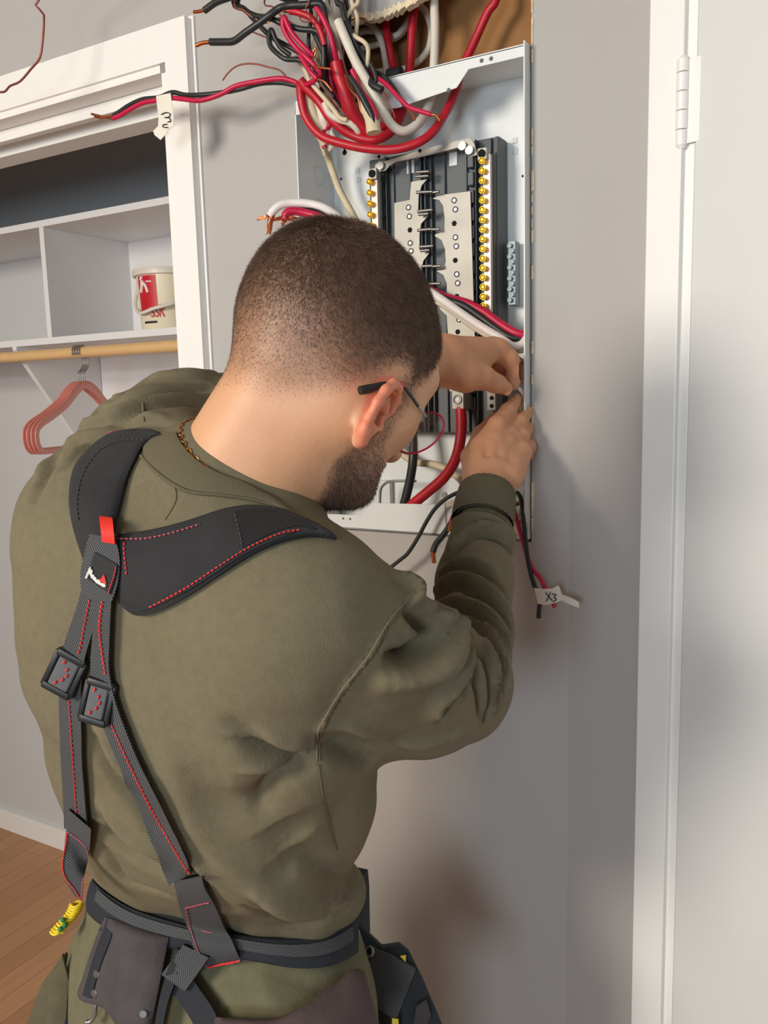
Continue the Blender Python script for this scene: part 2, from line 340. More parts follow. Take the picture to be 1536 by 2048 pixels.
# paint bucket
bc = WY(341, 640, .47); bc = np.array([bc[0], .47, 1.6655]); BR = .079; BH = .142
bk = tag(empty('paint_bucket', bc), 'small cream plastic bucket with red print in the closet cubby', 'bucket')
def lathe(prof, c, n=48):
    V = []; th = np.arange(n)*2*math.pi/n
    for r, z in prof: V.append(np.stack([c[0]+r*np.cos(th), c[1]+r*np.sin(th), np.full(n, c[2]+z)], 1))
    V = np.concatenate(V); Fc = [(i*n+j, i*n+(j+1) % n, (i+1)*n+(j+1) % n, (i+1)*n+j) for i in range(len(prof)-1) for j in range(n)]
    return V, Fc
mb = MB(); mb.add(*lathe([(.0001, 0), (BR*.86, 0), (BR*.88, .003), (BR*.98, BH), (BR*.95, BH), (BR*.85, .005), (.0001, .005)], bc)); mb.build('bucket_body', M['bucket'], bk, smooth=True)
mb = MB(); mb.add(*lathe([(.0001, BH+.003), (BR*.9, BH+.003), (BR*.93, BH+.008), (BR*1.06, BH+.008), (BR*1.08, BH+.003), (BR*1.07, BH-.007), (BR*1.0, BH-.008), (BR*.99, BH)], bc)); mb.build('lid', M['bucketl'], bk, smooth=True)
def rad(z): return BR*(.88+.10*z/BH)
def on_bucket(ang, z, off): a = math.radians(ang); return bc+np.array([(rad(z)+off)*math.cos(a), (rad(z)+off)*math.sin(a), z])
def band(name, a0, a1, z0, z1, m, off=.0008, par=None, slope=0):
    V = []; n = 14
    for i in range(n+1):
        a = a0+(a1-a0)*i/n; V += [on_bucket(a, z0+slope*i/n, off), on_bucket(a, z1, off)]
    mb = MB(); mb.add(V, [(2*i, 2*i+2, 2*i+3, 2*i+1) for i in range(n)]); return mb.build(name, m, par or bk)
# angle that faces the camera
fa = math.degrees(math.atan2(CAM[1]-bc[1], CAM[0]-bc[0]))
band('red_label', fa-66, fa-22, .040, .132, M['bred'], slope=.014)
band('printed_line', fa+18, fa+60, .064, .074, M['bpink']); band('printed_line', fa+26, fa+60, .042, .048, M['bpink'])
band('printed_line', fa-58, fa-26, .020, .025, M['ink']); band('printed_line', fa+26, fa+60, .020, .025, M['ink'])
mb = MB()
def bst(pts, r=.0018): mb.tube([on_bucket(fa+a, z, .0012) for a, z in pts], r, 6, True, 4)
bst([(-52, .122), (-54, .108), (-58, .094)], .004); bst([(-52, .118), (-44, .108), (-40, .092)], .004); bst([(-56, .124), (-50, .130)], .004); bst([(-42, .118), (-30, .117)], .002); bst([(-52, .11), (-47, .118)], .005)
mb.build('white_figure_print', M['bwhite'], bk, smooth=True)
mb = MB()
for a in (-34, -25, -16):      # rounded capital letters along the bottom
    if a != -16: bst([(a+3.6, .054), (a, .058), (a-3.5, .053), (a, .046), (a+3.5, .041), (a, .035), (a-4, .037)])
    else: bst([(a-3, .034), (a-2.5, .062)]); bst([(a-2.5, .061), (a+4, .060), (a+4.5, .052), (a-2, .048)]); bst([(a, .048), (a+5, .034)])
mb.build('red_lettering', M['bpink'], bk, smooth=True)
mb = MB(); mb.tube([on_bucket(fa+68, .112, .004), on_bucket(fa+45, .09, .010), on_bucket(fa+10, .066, .016), on_bucket(fa-25, .052, .016), on_bucket(fa-58, .045, .010), on_bucket(fa-90, .07, .008), on_bucket(fa-110, .112, .004)], .0045, 8)
o = mb.build('handle', M['bucketl'], bk, smooth=True)
# ================================================================== ELECTRICAL PANEL
XL, XR, ZB, ZT = -.7595, -.3925, 1.2925, 1.943; YB = .086; YFp = -.014
ep = tag(empty('electrical_panel', ((XL+XR)/2, YB, ZB)), 'open white enamelled electrical panel recessed in the grey wall', 'electrical panel')
t = .0022
mb = MB(); mb.box((XL, YB, ZB), (XR, YB+.003, ZT)); mb.build('back_plate', M['panelw'], ep)
for nm, lo, hi in (('side_wall', (XL, YFp, ZB), (XL+t, YB, ZT)), ('side_wall', (XR-t, YFp-.006, ZB), (XR, YB, ZT+.003)), ('top_wall', (XL, YFp, ZT-t), (XR, YB, ZT)), ('bottom_wall', (XL, YFp, ZB), (XR, YB, ZB+t))):
    mb = MB(); mb.box(lo, hi, bev=.0006); mb.build(nm, M['panelw'], ep)
def ppoly(px, y): return np.array([WY(a, b, y) for a, b in px])
mb = MB(); mb.prism([(XL, YFp, ZT), (XR-.004, YFp, ZT+.001), (XR-.004, YFp, 1.929), (-.474, YFp, 1.929), (-.492, YFp, 1.909), (-.583, YFp, 1.900), (-.63, YFp, 1.905), (XL, YFp, 1.922)], (0, 1, 0), .0018)
tf = mb.build('top_flange', M['panelw'], ep)
for a, b in ((963, 121), (982, 117), (897, 180)): mb = MB(); mb.cyl(WY(a, b, YFp-.0006), (0, 1, 0), .0028, .001, 14); mb.build('screw_hole', M['graypl'], tf, smooth=True)
mb = MB(); mb.prism([(XL, YFp, ZB), (XL, YFp, 1.313), (-.663, YFp, 1.315), (-.643, YFp, 1.335), (-.51, YFp, 1.338), (-.43, YFp, 1.337), (-.415, YFp, 1.318), (XR, YFp, 1.318), (XR, YFp, ZB)], (0, 1, 0), .0018); bf = mb.build('bottom_flange', M['panelw'], ep)
for a, b in ((686, 1037), (700, 1038)): mb = MB(); mb.cyl(WY(a, b, YFp-.0006), (0, 1, 0), .0018, .001, 12); mb.build('screw_hole', M['graypl'], bf)
# knockout rings on the left side wall
for z in (1.845, 1.795, 1.745):
    mb = MB(); mb.tube([(XL+t+.0004, .04+.0145*math.cos(a), z+.0145*math.sin(a)) for a in np.linspace(0, 2*math.pi, 24)], .0009, 6, False, 1); mb.build('knockout', M['knobhole'], ep, smooth=True)
# embossed squares / holes on the back plate
for a, b in ((715, 341), (718, 360), (1030, 281), (1031, 303)):
    c = WY(a, b, YB); mb = MB(); mb.box((c[0]-.004, YB-.0014, c[2]-.004), (c[0]+.004, YB, c[2]+.004), bev=.0006); mb.build('embossed_tab', M['knobhole'], ep)
for a, b, r_ in ((689, 305, .004), (682, 358, .0018), (757, 313, .0018), (1046, 352, .002)):
    c = WY(a, b, YB-.0006); mb = MB(); mb.cyl(c, (0, 1, 0), r_, .001, 16)
    if r_ > .003: mb.cyl(c+[0, 0, .006], (0, 1, 0), .0018, .001, 12); mb.box((c[0]-.0012, YB-.0006, c[2]), (c[0]+.0012, YB, c[2]+.007))
    mb.build('mounting_hole', M['blackhole'], ep)
# plastic interior
yb = .052
bl = WY(738, 326, yb); br_ = WY(999, 273, yb); bb = WY(880, 866, yb)
BX0, BX1, BZ0, BZ1 = bl[0], br_[0], bb[2], WY(870, 296, yb)[2]
board = MB(); board.box((BX0, yb, BZ0), (BX1, YB-.004, BZ1), bev=.002)
board.box((BX0+.045, yb+.022, BZ1-.002), (BX1-.05, YB-.006, BZ1+.004))
board = board.build('interior_board', M['graypl'], ep)
def col(x0, x1, h, m='graypl', z0=BZ0, z1=BZ1): mb = MB(); mb.box((x0, yb-h, z0+.002), (x1, yb+.001, z1-.002), bev=.0008); return mb.build('rib', M[m], board)
w = BX1-BX0
for f0, f1, h, m in ((.155, .165, .010, 'darkpl'), (.20, .21, .004, 'graypl'), (.33, .345, .005, 'graypl'), (.43, .445, .012, 'darkpl'), (.465, .475, .012, 'graypl'), (.50, .515, .008, 'darkpl'), (.60, .61, .005, 'graypl'), (.76, .775, .006, 'graypl'), (.845, .855, .012, 'darkpl'), (.945, .952, .006, 'graypl'), (.985, 1.0, .008, 'graypl')): col(BX0+w*f0, BX0+w*f1, h, m)
zz = BZ1-.02
while zz > BZ0+.03:
    for f0, f1 in ((.085, .145), (.79, .835)):
        mb = MB(); mb.box((BX0+w*f0, yb-.012, zz-.019), (BX0+w*f1, yb+.001, zz), bev=.0015); mb.build('breaker_hook', M['graypl'], board)
    zz -= .0246
def cc(cx, cy, y): return WY(560+cx/2.844, 240+cy/2.844, y)      # coordinates measured on an enlargement
def bus(name, pts, y, th, m='tin'): mb = MB(); mb.prism([cc(a, b, y) for a, b in pts], (0, 1, 0), th); return mb.build(name, M[m], ep)
rb = bus('bus_bar', [(868, 447), (905, 455), (928, 488), (937, 560), (935, 632), (885, 650), (880, 660), (918, 682), (938, 730), (943, 800), (935, 852), (890, 858), (930, 882), (948, 930), (950, 1010), (944, 1062), (905, 1066), (915, 1080), (948, 1112), (956, 1240), (960, 1380), (962, 1530), (1105, 1530), (1108, 1240), (1100, 1000), (1082, 405), (935, 424), (900, 432)], .036, .0022)
lb = bus('bus_bar', [(650, 472), (738, 455), (746, 352), (838, 335), (805, 372), (788, 430), (785, 520), (842, 545), (802, 590), (793, 650), (793, 740), (850, 755), (815, 800), (803, 850), (803, 960), (850, 970), (815, 1010), (803, 1100), (803, 1300), (660, 1300)], .036, .0022)
for par, ps in ((rb, [(990, 457, 0), (997, 508, 0), (990, 588, 1), (997, 667, 0), (1002, 718, 0), (996, 798, 1), (1005, 877, 0), (1010, 928, 0), (1005, 1003, 1), (1018, 1135, 0), (1010, 1205, 1)]), (lb, [(730, 497, 0), (735, 548, 0), (738, 625, 1), (740, 700, 0), (745, 745, 0)])):
    for a, b, k in ps:
        mb = MB(); c = cc(a, b, .0352)
        if k: mb.cyl(c, (0, 1, 0), .0040, .001, 6)
        else:
            mb.cyl(c, (0, 1, 0), .0024, .001, 14); mb.tube([c+np.array([.0036*math.cos(q), 0, .0036*math.sin(q)]) for q in np.linspace(0, 2*math.pi, 18)], .0008, 6, False, 1)
        mb.build('rivet', M['blackhole'] if k else M['steel'], par, smooth=True)
for a0, b0, a1, b1 in ((775, 322, 845, 318), (775, 297, 848, 292), (775, 412, 868, 408), (872, 412, 905, 408), (782, 520, 868, 510), (788, 538, 845, 533), (782, 628, 860, 620), (862, 623, 908, 620), (792, 722, 872, 716), (800, 744, 850, 740), (803, 833, 870, 829), (872, 833, 916, 830), (850, 932, 912, 930)):
    mb = MB(); mb.tube([cc(a0, b0, .026), cc(a1, b1, .026)], .0022, 10, True, 1); mb.build('stab_pin', M['steel'], ep, smooth=True)
for a, b in ((743, 267), (985, 222)):
    c = cc(a, b, yb-.0004); mb = MB(); mb.box((c[0]-.0065, yb-.0014, c[2]-.0095), (c[0]+.0065, yb, c[2]+.0095), bev=.0006); mb.build('window_slot', M['panelw'], board)
# neutral bars with brass screws
def nbar(p0, p1, n, skip=0):
    y = .030; a = WY(*p0, y); b = WY(*p1, y); mb = MB(); cx = (a[0]+b[0])/2
    mb.box((cx-.0015, y-.004, min(a[2], b[2])-.011), (cx+.0095, y+.006, max(a[2], b[2])+.010), bev=.0008); bar = mb.build('neutral_bar', M['copperbar'], ep)
    mb2 = MB(); mb2.box((cx-.008, y+.004, min(a[2], b[2])-.015), (cx+.012, yb+.001, max(a[2], b[2])+.012)); mb2.build('bar_base', M['darkpl'], bar)
    for i in range(n):
        c = a+(b-a)*i/(n-1); c = np.array([cx+.0005, y-.004, c[2]])
        s_ = MB(); s_.cyl(c+[0, -.0095, 0], (0, 1, 0), .0044, .010, 14); s_.tube([c+[0, -.0096, 0]+np.array([.0030*math.cos(q), 0, .0030*math.sin(q)]) for q in np.linspace(0, 2*math.pi, 14)], .0011, 6, False, 1)
        so = s_.build('terminal_screw', M['brass'], bar, smooth=True)
    return bar
nbar((966, 326), (976, 613), 16); nbar((744, 367), (753, 560), 10)
for p in ((965, 308), (746, 348)):
    c = WY(*p, .022); mb = MB(); mb.box((c[0]-.007, .020, c[2]-.008), (c[0]+.007, .034, c[2]+.008), bev=.001); o = mb.build('bar_clamp', M['tin'], ep)
    mb = MB(); mb.cyl(c+[0, -.004, 0], (0, 1, 0), .0055, .006, 16); mb.build('clamp_screw', M['blackhole'], o, smooth=True)
def c1(cx, cy, y): return WY(380+cx/2.133, cy/2.133, y)
mb = MB(); mb.prism([c1(*p, .026) for p in [(790, 700), (830, 688), (985, 640), (1140, 600), (1195, 588), (1212, 612), (1225, 660), (1200, 668), (1180, 650), (1140, 630), (990, 668), (880, 690), (850, 706), (832, 728), (800, 732), (788, 720)]], (0, 1, 0), .003); sb = mb.build('neutral_strap', M['tin'], ep)
for p in ((980, 643), (805, 668)):
    mb = MB(); mb.cyl(c1(*p, .0252), (0, 1, 0), .0025, .001, 12); mb.build('strap_hole', M['blackhole'], sb)
mb = MB()
for p in ((1160, 622), (1190, 640), (810, 706)): mb.cyl(c1(*p, .020), (0, 1, 0), .006, .007, 12)
mb.build('strap_clip', M['steel'], sb, smooth=True)
# main lug, lower neutral terminal
a = WY(905, 781, .015); b = WY(929, 818, .015)
mb = MB(); mb.box((a[0], .012, b[2]), (b[0], .045, a[2]), bev=.001); lug = mb.build('main_lug', M['tin'], ep)
c = (a+b)/2; c[1] = .0115; mb = MB(); mb.tube([c+np.array([.0062*math.cos(q), 0, .0062*math.sin(q)]) for q in np.linspace(0, 2*math.pi, 20)], .0013, 8, False, 1); mb.cyl(c, (0, 1, 0), .003, .001, 12); mb.build('lug_screw', M['steel'], lug, smooth=True)
a = WY(899, 768, .03); b = WY(945, 782, .03); mb = MB(); mb.box((a[0], .028, b[2]), (b[0], .034, a[2]), bev=.0008); mb.build('lug_tab', M['tin'], ep)
a = WY(975, 775, .025); b = WY(993, 821, .025); mb = MB(); mb.box((a[0], .022, b[2]), (b[0], .05, a[2]), bev=.001); nt_ = mb.build('neutral_lug', M['tin'], ep)
for p in ((983, 796), (983, 812)):
    mb = MB(); mb.cyl(WY(*p, .0212), (0, 1, 0), .003, .001, 14); mb.build('lug_screw', M['blackhole'], nt_, smooth=True)
a = WY(977, 778, .018); mb = MB(); mb.cyl(a, (0, 1, 0), .0044, .01, 14); mb.build('lug_screw', M['brass'], nt_, smooth=True)
# ground bars
def gbar(p0, p1, n):
    y = .066; a = WY(*p0, y); b = WY(*p1, y); cx = (a[0]+b[0])/2; mb = MB(); mb.box((cx-.0055, y-.004, b[2]-.003), (cx+.0055, y+.012, a[2]+.003), bev=.0006); o = mb.build('ground_bar', M['zinc'], ep)
    for i in range(n):
        z = a[2]+(b[2]-a[2])*(i+.5)/n; q = MB(); x = cx+(.0018 if i % 2 else -.0018)
        q.cyl((x, y-.0085, z), (0, 1, 0), .0036, .005, 10); q.tube([np.array([x+.0025*math.cos(t_), y-.0088, z+.0025*math.sin(t_)]) for t_ in np.linspace(0, 2*math.pi, 10)], .0009, 5, False, 1)
        q.build('ground_screw', M['zinc'], o, smooth=True)
gbar((1024, 487), (1027, 606), 11); gbar((1045, 800), (1032, 880), 7)
# raised tray in the lower left and bent bracket wire
mb = MB(); a = WY(726, 1000, YB-.01); mb.box((XL+.004, YB-.012, ZB+.004), (-.66, YB, 1.36), bev=.001); mb.build('raised_tray', M['knobhole'], ep)
mb = MB(); mb.tube(onw([(760, 1006, .04), (761, 982, .04), (766, 971, .04), (779, 963, .04), (800, 962, .04), (832, 962, .04)]), .0022, 8); mb.build('wire_bail', M['steel'], ep, smooth=True)
mb = MB(); mb.cyl(WY(888, 990, -.02), (0, 1, 0), .0042, .003, 14); mb.tube(onw([(888, 992, -.018), (890, 1006, -.016), (892, 1050, -.016)]), .0006, 5); mb.build('hanging_screw', M['steel'], ep, smooth=True)
# ================================================================== WIRES
def wire(label, cat, pts, r, m, s=None, e=None, group=None, name=None, cop='copper', sub=5, dy=0.0, cr=None, n=10):
    pts = list(pts); far = lambda q: (q[0]+(0 if q[2] > .02 else (690-q[0])*.35), -160, q[2])
    if pts[0][1] < 0: pts.insert(0, far(pts[0]))
    if pts[-1][1] < 0: pts.append(far(pts[-1]))
    mb = MB(); mb.tube(onw(pts, dy), r, n, True, sub); o = mb.build(name or 'wire', M[m], smooth=True); tag(o, label, cat, group)
    for q in (s, e):
        if q is None: continue
        k = MB(); k.tube(onw(q, dy), cr or r*.52, 8, True, 4); k.build('copper_end', M[cop], o, smooth=True)
    return o
CB_ = 'cable'
wire('thick red cable looping lowest across the top of the panel', CB_, [(994, -14, .05), (975, 25, .05), (948, 85, .05), (925, 135, .045), (908, 190, .03), (884, 238, .01), (852, 276, -.01), (800, 297, -.025), (740, 298, -.035), (680, 286, -.045), (640, 270, -.05), (612, 235, -.055), (602, 195, -.06), (600, 165, -.065)], .0062, 'red', name='cable')
wire('red cable from the ceiling gap bending up through the middle loop', CB_, [(830, -12, .045), (824, 60, .045), (820, 130, .045), (812, 190, .035), (800, 235, .01), (780, 265, -.01), (745, 280, -.025), (700, 268, -.035), (662, 238, -.05), (640, 205, -.055), (612, 175, -.065), (600, 160, -.07)], .0066, 'red', name='cable')
wire('red cable entering beside the grey clamp, shorter upper loop', CB_, [(766, -10, .05), (770, 40, .05), (778, 90, .05), (788, 140, .05), (798, 190, .03), (790, 230, .01), (768, 252, -.01), (735, 250, -.02), (705, 230, -.03), (690, 200, -.045)], .0060, 'red', name='cable')
wire('flat wide red cable sheath with cut open end in the bundle', CB_, [(745, 268, -.02), (720, 250, -.032), (702, 220, -.045), (690, 185, -.055), (680, 155, -.06), (672, 124, -.064)], [.009, .0105, .011, .010, .0095, .009], 'red', name='cable')
wire('thick white cable looping under the top flange beside the red ones', CB_, [(868, -12, .03), (870, 55, .03), (868, 130, .03), (862, 195, .02), (842, 240, 0), (812, 262, -.02), (786, 252, -.035), (762, 215, -.05), (738, 170, -.06), (712, 125, -.07), (692, 80, -.078), (676, 42, -.08)], .0064, 'whitew', name='cable')
wire('white cable hanging just left of the first red cable in the gap', CB_, [(722, 38, .06), (745, 52, .06), (764, 85, .06), (772, 130, .06), (775, 165, .055)], .0052, 'whitew', name='cable')
wire('white cable coiled in a ring in front of the brown board', CB_, [(835, -10, .075), (852, 25, .075), (862, 60, .075), (855, 100, .075), (830, 128, .075), (800, 140, .075), (768, 143, .07), (745, 146, .065)], .0050, 'whitew', name='cable')
wire('white cable arcing from upper left of the gap to the ceiling', CB_, [(708, 72, .07), (730, 62, .07), (760, 64, .07), (790, 72, .07), (812, 48, .075), (828, 20, .075), (838, -12, .075)], .0048, 'whitew', name='cable')
wire('white cable crossing low behind the hanging cables', CB_, [(715, 100, .072), (740, 93, .072), (765, 86, .072), (800, 70, .078), (818, 40, .08)], .0046, 'whitew', name='cable')
wire('grey strain relief clamp on the panel top with a short cable stub', 'clamp', [(776, 150, .04), (803, 144, .04)], .008, 'darkpl', name='cable_clamp')
# bundle conductors, drawn out of the mess
wire('long red wire reaching left, ending at the first tape tag', 'wire', [(603, 172, -.065), (585, 162, -.067), (560, 157, -.07), (520, 162, -.075), (472, 172, -.08), (440, 189, -.085), (400, 201, -.09), (365, 198, -.09), (340, 196, -.09), (312, 201, -.09), (285, 206, -.09), (258, 220, -.09), (240, 231, -.09), (226, 237, -.09)], .0036, 'pink', e=[(227, 237, -.09), (212, 235, -.09), (196, 231, -.092), (183, 228, -.093)])
wire('long black wire reaching left beside the long red wire', 'wire', [(603, 172, -.062), (588, 170, -.064), (560, 165, -.066), (520, 167, -.07), (480, 178, -.075), (440, 186, -.08), (400, 190, -.085), (370, 190, -.085), (345, 185, -.087), (318, 195, -.087), (285, 199, -.087), (258, 211, -.087), (240, 223, -.087), (226, 232, -.087)], .0036, 'black', e=[(227, 232, -.087), (214, 233, -.088), (203, 236, -.09), (190, 233, -.09)])
wire('thick black wire bending left with long bare tip, upper left', 'wire', [(648, 22, -.085), (640, 8, -.09), (610, 10, -.095), (584, 11, -.1), (560, 16, -.1), (540, 30, -.105), (516, 48, -.108), (490, 66, -.11), (468, 82, -.11), (445, 84, -.11), (421, 84, -.11)], .0050, 'black', e=[(422, 84, -.11), (405, 86, -.111), (392, 91, -.112)], cr=.0030)
wire('thick black wire with bare tip above the closet trim corner', 'wire', [(600, -12, -.09), (540, -12, -.1), (480, -10, -.105), (450, -2, -.11), (430, 6, -.11), (409, 21, -.11)], .0048, 'black', e=[(410, 20, -.11), (398, 23, -.11), (388, 24, -.11)], cr=.0026)
wire('black wire looping round in an oval at the bundle left', 'wire', [(580, 110, -.085), (562, 96, -.09), (550, 76, -.095), (543, 60, -.098), (538, 72, -.1), (541, 92, -.1), (556, 108, -.1), (572, 118, -.098), (598, 120, -.092), (621, 131, -.088)], .0036, 'black', e=[(621, 131, -.088), (640, 135, -.09), (662, 138, -.09)], cr=.0017)
wire('black wire arching across the bundle from the upper left corner', 'wire', [(470, -8, -.09), (488, 18, -.092), (512, 32, -.095), (540, 36, -.095), (566, 48, -.09), (600, 58, -.085), (632, 62, -.08), (644, 78, -.078), (648, 110, -.075), (645, 160, -.07)], .0040, 'black')
wire('black wire running diagonally behind the oval loop', 'wire', [(478, -8, -.08), (492, 20, -.08), (520, 52, -.08), (545, 75, -.078), (575, 92, -.076), (605, 110, -.074), (626, 130, -.072), (642, 165, -.07), (668, 195, -.062)], .0036, 'black')
wire('black wire pushed into the wide red sheath', 'wire', [(640, -10, -.085), (648, 20, -.085), (655, 60, -.082), (660, 95, -.078), (666, 126, -.066)], .0040, 'black')
wire('bright red wire pushed into the wide red sheath', 'wire', [(626, -10, -.09), (634, 16, -.09), (648, 40, -.088), (660, 70, -.082), (668, 100, -.076), (674, 126, -.066)], .0040, 'pink')
wire('red wire with peaked bend at the bundle left edge', 'wire', [(604, 175, -.066), (640, 150, -.08), (618, 120, -.09), (596, 100, -.092), (578, 78, -.095), (566, 52, -.098), (568, 34, -.1), (578, 56, -.098), (590, 74, -.094), (612, 98, -.088), (626, 112, -.082)], .0036, 'pink')
wire('red wire with thick copper tip near the top of the bundle', 'wire', [(650, 90, -.08), (640, 60, -.085), (622, 36, -.09), (596, 25, -.095), (580, 22, -.096)], .0046, 'red', e=[(581, 22, -.096), (570, 21, -.097), (566, 23, -.098)], cr=.0030)
wire('red wire running down to a bent bare copper tip', 'wire', [(600, 112, -.092), (612, 130, -.092), (622, 145, -.092), (634, 158, -.09)], .0034, 'pink', e=[(634, 158, -.09), (648, 163, -.09), (658, 174, -.088), (664, 182, -.086)], cr=.0016)
wire('red wire crossing the flange to the right with copper tip', 'wire', [(732, 138, -.04), (750, 152, -.045), (774, 170, -.05), (800, 198, -.052), (818, 214, -.052), (840, 222, -.052), (862, 229, -.052)], .0032, 'pink', e=[(861, 229, -.052), (872, 231, -.052), (880, 242, -.052)], cr=.0017)
wire('black wire crossing the flange above the red one', 'wire', [(740, 140, -.036), (766, 152, -.04), (786, 175, -.042), (800, 196, -.044), (812, 214, -.046)], .0034, 'black', e=[(812, 214, -.046), (822, 226, -.047), (830, 240, -.048)], cr=.0015)
wire('short thick black wire end bent over the flange', 'wire', [(705, 92, -.05), (718, 112, -.052), (728, 135, -.055), (736, 160, -.06), (748, 172, -.062), (764, 180, -.062)], .0052, 'black', e=[(766, 184, -.062), (776, 205, -.06), (786, 222, -.058), (790, 236, -.056)], cr=.0009, cop='copperd')
wire('black wire standing up right of the white cable', 'wire', [(673, -10, -.07), (684, 12, -.07), (692, 44, -.07), (704, 70, -.066), (716, 98, -.06), (730, 120, -.056), (732, 145, -.05)], .0040, 'black')
wire('black wire twisting down inside the bundle', 'wire', [(628, 64, -.07), (640, 90, -.068), (652, 120, -.066), (650, 150, -.062), (660, 185, -.055), (680, 215, -.05)], .0042, 'black')
wire('black wire hanging to the folded tip by the white cable', 'wire', [(700, 155, -.075), (716, 178, -.075), (730, 205, -.074), (742, 228, -.072), (748, 248, -.07)], .0045, 'black')
wire('red wire hanging to the folded tip by the white cable', 'wire', [(704, 140, -.072), (722, 180, -.07), (744, 212, -.068), (752, 236, -.068), (747, 250, -.068)], .0036, 'pink')
wire('red wire snaking behind the wide sheath', 'wire', [(640, 60, -.06), (650, 100, -.058), (660, 150, -.055), (668, 185, -.052), (690, 205, -.05)], .0040, 'pink')
wire('dark red wire in the back of the bundle beside white sheath', 'wire', [(690, 60, -.06), (704, 110, -.055), (716, 150, -.05), (722, 175, -.048)], .0034, 'pink')
wire('beige wire bending sharply at the right of the bundle', 'wire', [(717, -10, -.05), (706, 14, -.055), (694, 32, -.06), (691, 48, -.065), (706, 70, -.066), (728, 84, -.064), (736, 98, -.06), (735, 122, -.056), (730, 155, -.05)], .0030, 'beige')
wire('white wire sagging through the middle of the bundle', 'wire', [(592, 115, -.07), (610, 140, -.07), (622, 165, -.068), (652, 200, -.062), (668, 220, -.058), (680, 236, -.055), (694, 240, -.052)], .0034, 'beige')
wire('white sheath hanging straight down the bundle middle', 'wire', [(650, -8, -.06), (660, 30, -.06), (672, 70, -.055), (680, 120, -.05), (692, 160, -.045), (706, 200, -.035)], .0052, 'whitew')
wire('pale paper wrap twisted down at the bundle left', 'wire', [(612, 185, -.05), (622, 215, -.045), (632, 245, -.04), (642, 268, -.035), (650, 290, -.03)], [.006, .008, .007, .009, .006], 'beige')
wire('second pale paper wrap folded against the red cable', 'wire', [(628, 190, -.05), (640, 215, -.045), (648, 240, -.04), (655, 262, -.035), (660, 280, -.03)], [.004, .006, .008, .005, .004], 'whitew')
wire('bare copper strand arching over the long red wire', 'copper wire', [(572, 152, -.075), (558, 140, -.08), (536, 134, -.085), (512, 128, -.088), (488, 128, -.09), (470, 134, -.092), (456, 146, -.094), (445, 161, -.096)], .0012, 'copperd')
wire('bare copper strand in two sweeps at the bundle top left', 'copper wire', [(470, -6, -.1), (490, 22, -.098), (512, 38, -.095), (530, 46, -.092), (545, 40, -.09), (562, 36, -.088)], .0011, 'copper')
wire('bare copper strand curving behind the black wires', 'copper wire', [(500, 62, -.07), (540, 78, -.07), (575, 95, -.068), (610, 110, -.066), (630, 125, -.065)], .0011, 'copperd')
wire('bare copper strand dropping from the top edge at bundle', 'copper wire', [(530, -6, -.08), (546, 14, -.08), (565, 34, -.078), (590, 50, -.076)], .0011, 'copperd')
wire('bare copper strand hooked in a small v at bundle centre', 'copper wire', [(626, 104, -.1), (632, 96, -.1), (630, 110, -.1), (624, 120, -.098)], .0013, 'copper')
wire('bare copper strand crossing to the torn plaster edge', 'copper wire', [(684, 48, -.05), (700, 42, -.045), (716, 36, -.035), (732, 38, -.025)], .0012, 'copperd')
wire('bare copper strand looping under the top red wire', 'copper wire', [(598, 32, -.1), (604, 42, -.1), (616, 44, -.1), (622, 40, -.1), (616, 26, -.1), (612, 14, -.1), (620, -6, -.1)], .0010, 'copperd')
wire('brown copper strand hanging alone over the closet trim', 'copper wire', [(84, -10, -.12), (88, 30, -.12), (86, 75, -.12), (80, 115, -.12), (62, 138, -.12), (40, 163, -.12), (20, 172, -.12), (8, 184, -.12), (-14, 182, -.12)], .0018, 'copperd', sub=3)
for k in range(9):       # remaining thin strands packed in the heart of the bundle
    x = 618+k*11+rng.uniform(-4, 4); q = [(x+rng.uniform(-14, 6), -8, -.05), (x+rng.uniform(-6, 6), 35, -.052), (x+rng.uniform(-5, 8), 80, -.05), (x+8+rng.uniform(-6, 6), 125, -.046), (x+18+rng.uniform(-6, 6), 165, -.04), (x+30+rng.uniform(-6, 6), 205, -.03)]
    mm = ['black', 'beige', 'copperd', 'pink', 'black', 'whitew', 'copperd', 'black', 'beige'][k]
    nm = {'black': 'thin black', 'beige': 'thin beige', 'copperd': 'bare copper', 'pink': 'thin red', 'whitew': 'thin white'}[mm]
    wire('%s wire in the bundle heart, %s behind the wide red sheath' % (nm, ['first from the left', 'second from the left', 'third from the left', 'fourth from the left', 'fifth from the left', 'sixth from the left', 'seventh from the left', 'eighth from the left', 'rightmost'][k]), 'wire', q, .0030 if mm != 'copperd' else .0014, mm, group='inner wires of the bundle')
wire('beige cable sheath with open torn end beside the white cable', CB_, [(712, 150, -.06), (722, 180, -.062), (734, 215, -.064), (744, 240, -.066), (748, 266, -.066)], [.004, .007, .0095, .010, .0105], 'beige', name='cable')
wire('white cable curving under the red loops at panel left', CB_, [(648, 205, -.06), (660, 228, -.055), (680, 240, -.05), (700, 246, -.045), (716, 262, -.035), (722, 282, -.02)], .0046, 'whitew', name='cable')
wire('black wire poking out below the beige paper wrap', 'wire', [(640, 240, -.03), (655, 262, -.028), (670, 280, -.025), (688, 290, -.022)], .0036, 'black')
wire('short red wire tucked between the red cables and pale wraps', 'wire', [(668, 238, -.04), (655, 256, -.038), (644, 276, -.034), (650, 296, -.03)], .0040, 'pink')
wire('crumpled white sheath scrap twisted above the beige cable', CB_, [(655, 218, -.04), (664, 240, -.036), (662, 262, -.032), (668, 284, -.028), (658, 300, -.022)], [.003, .006, .004, .0065, .003], 'whitew', name='cable')
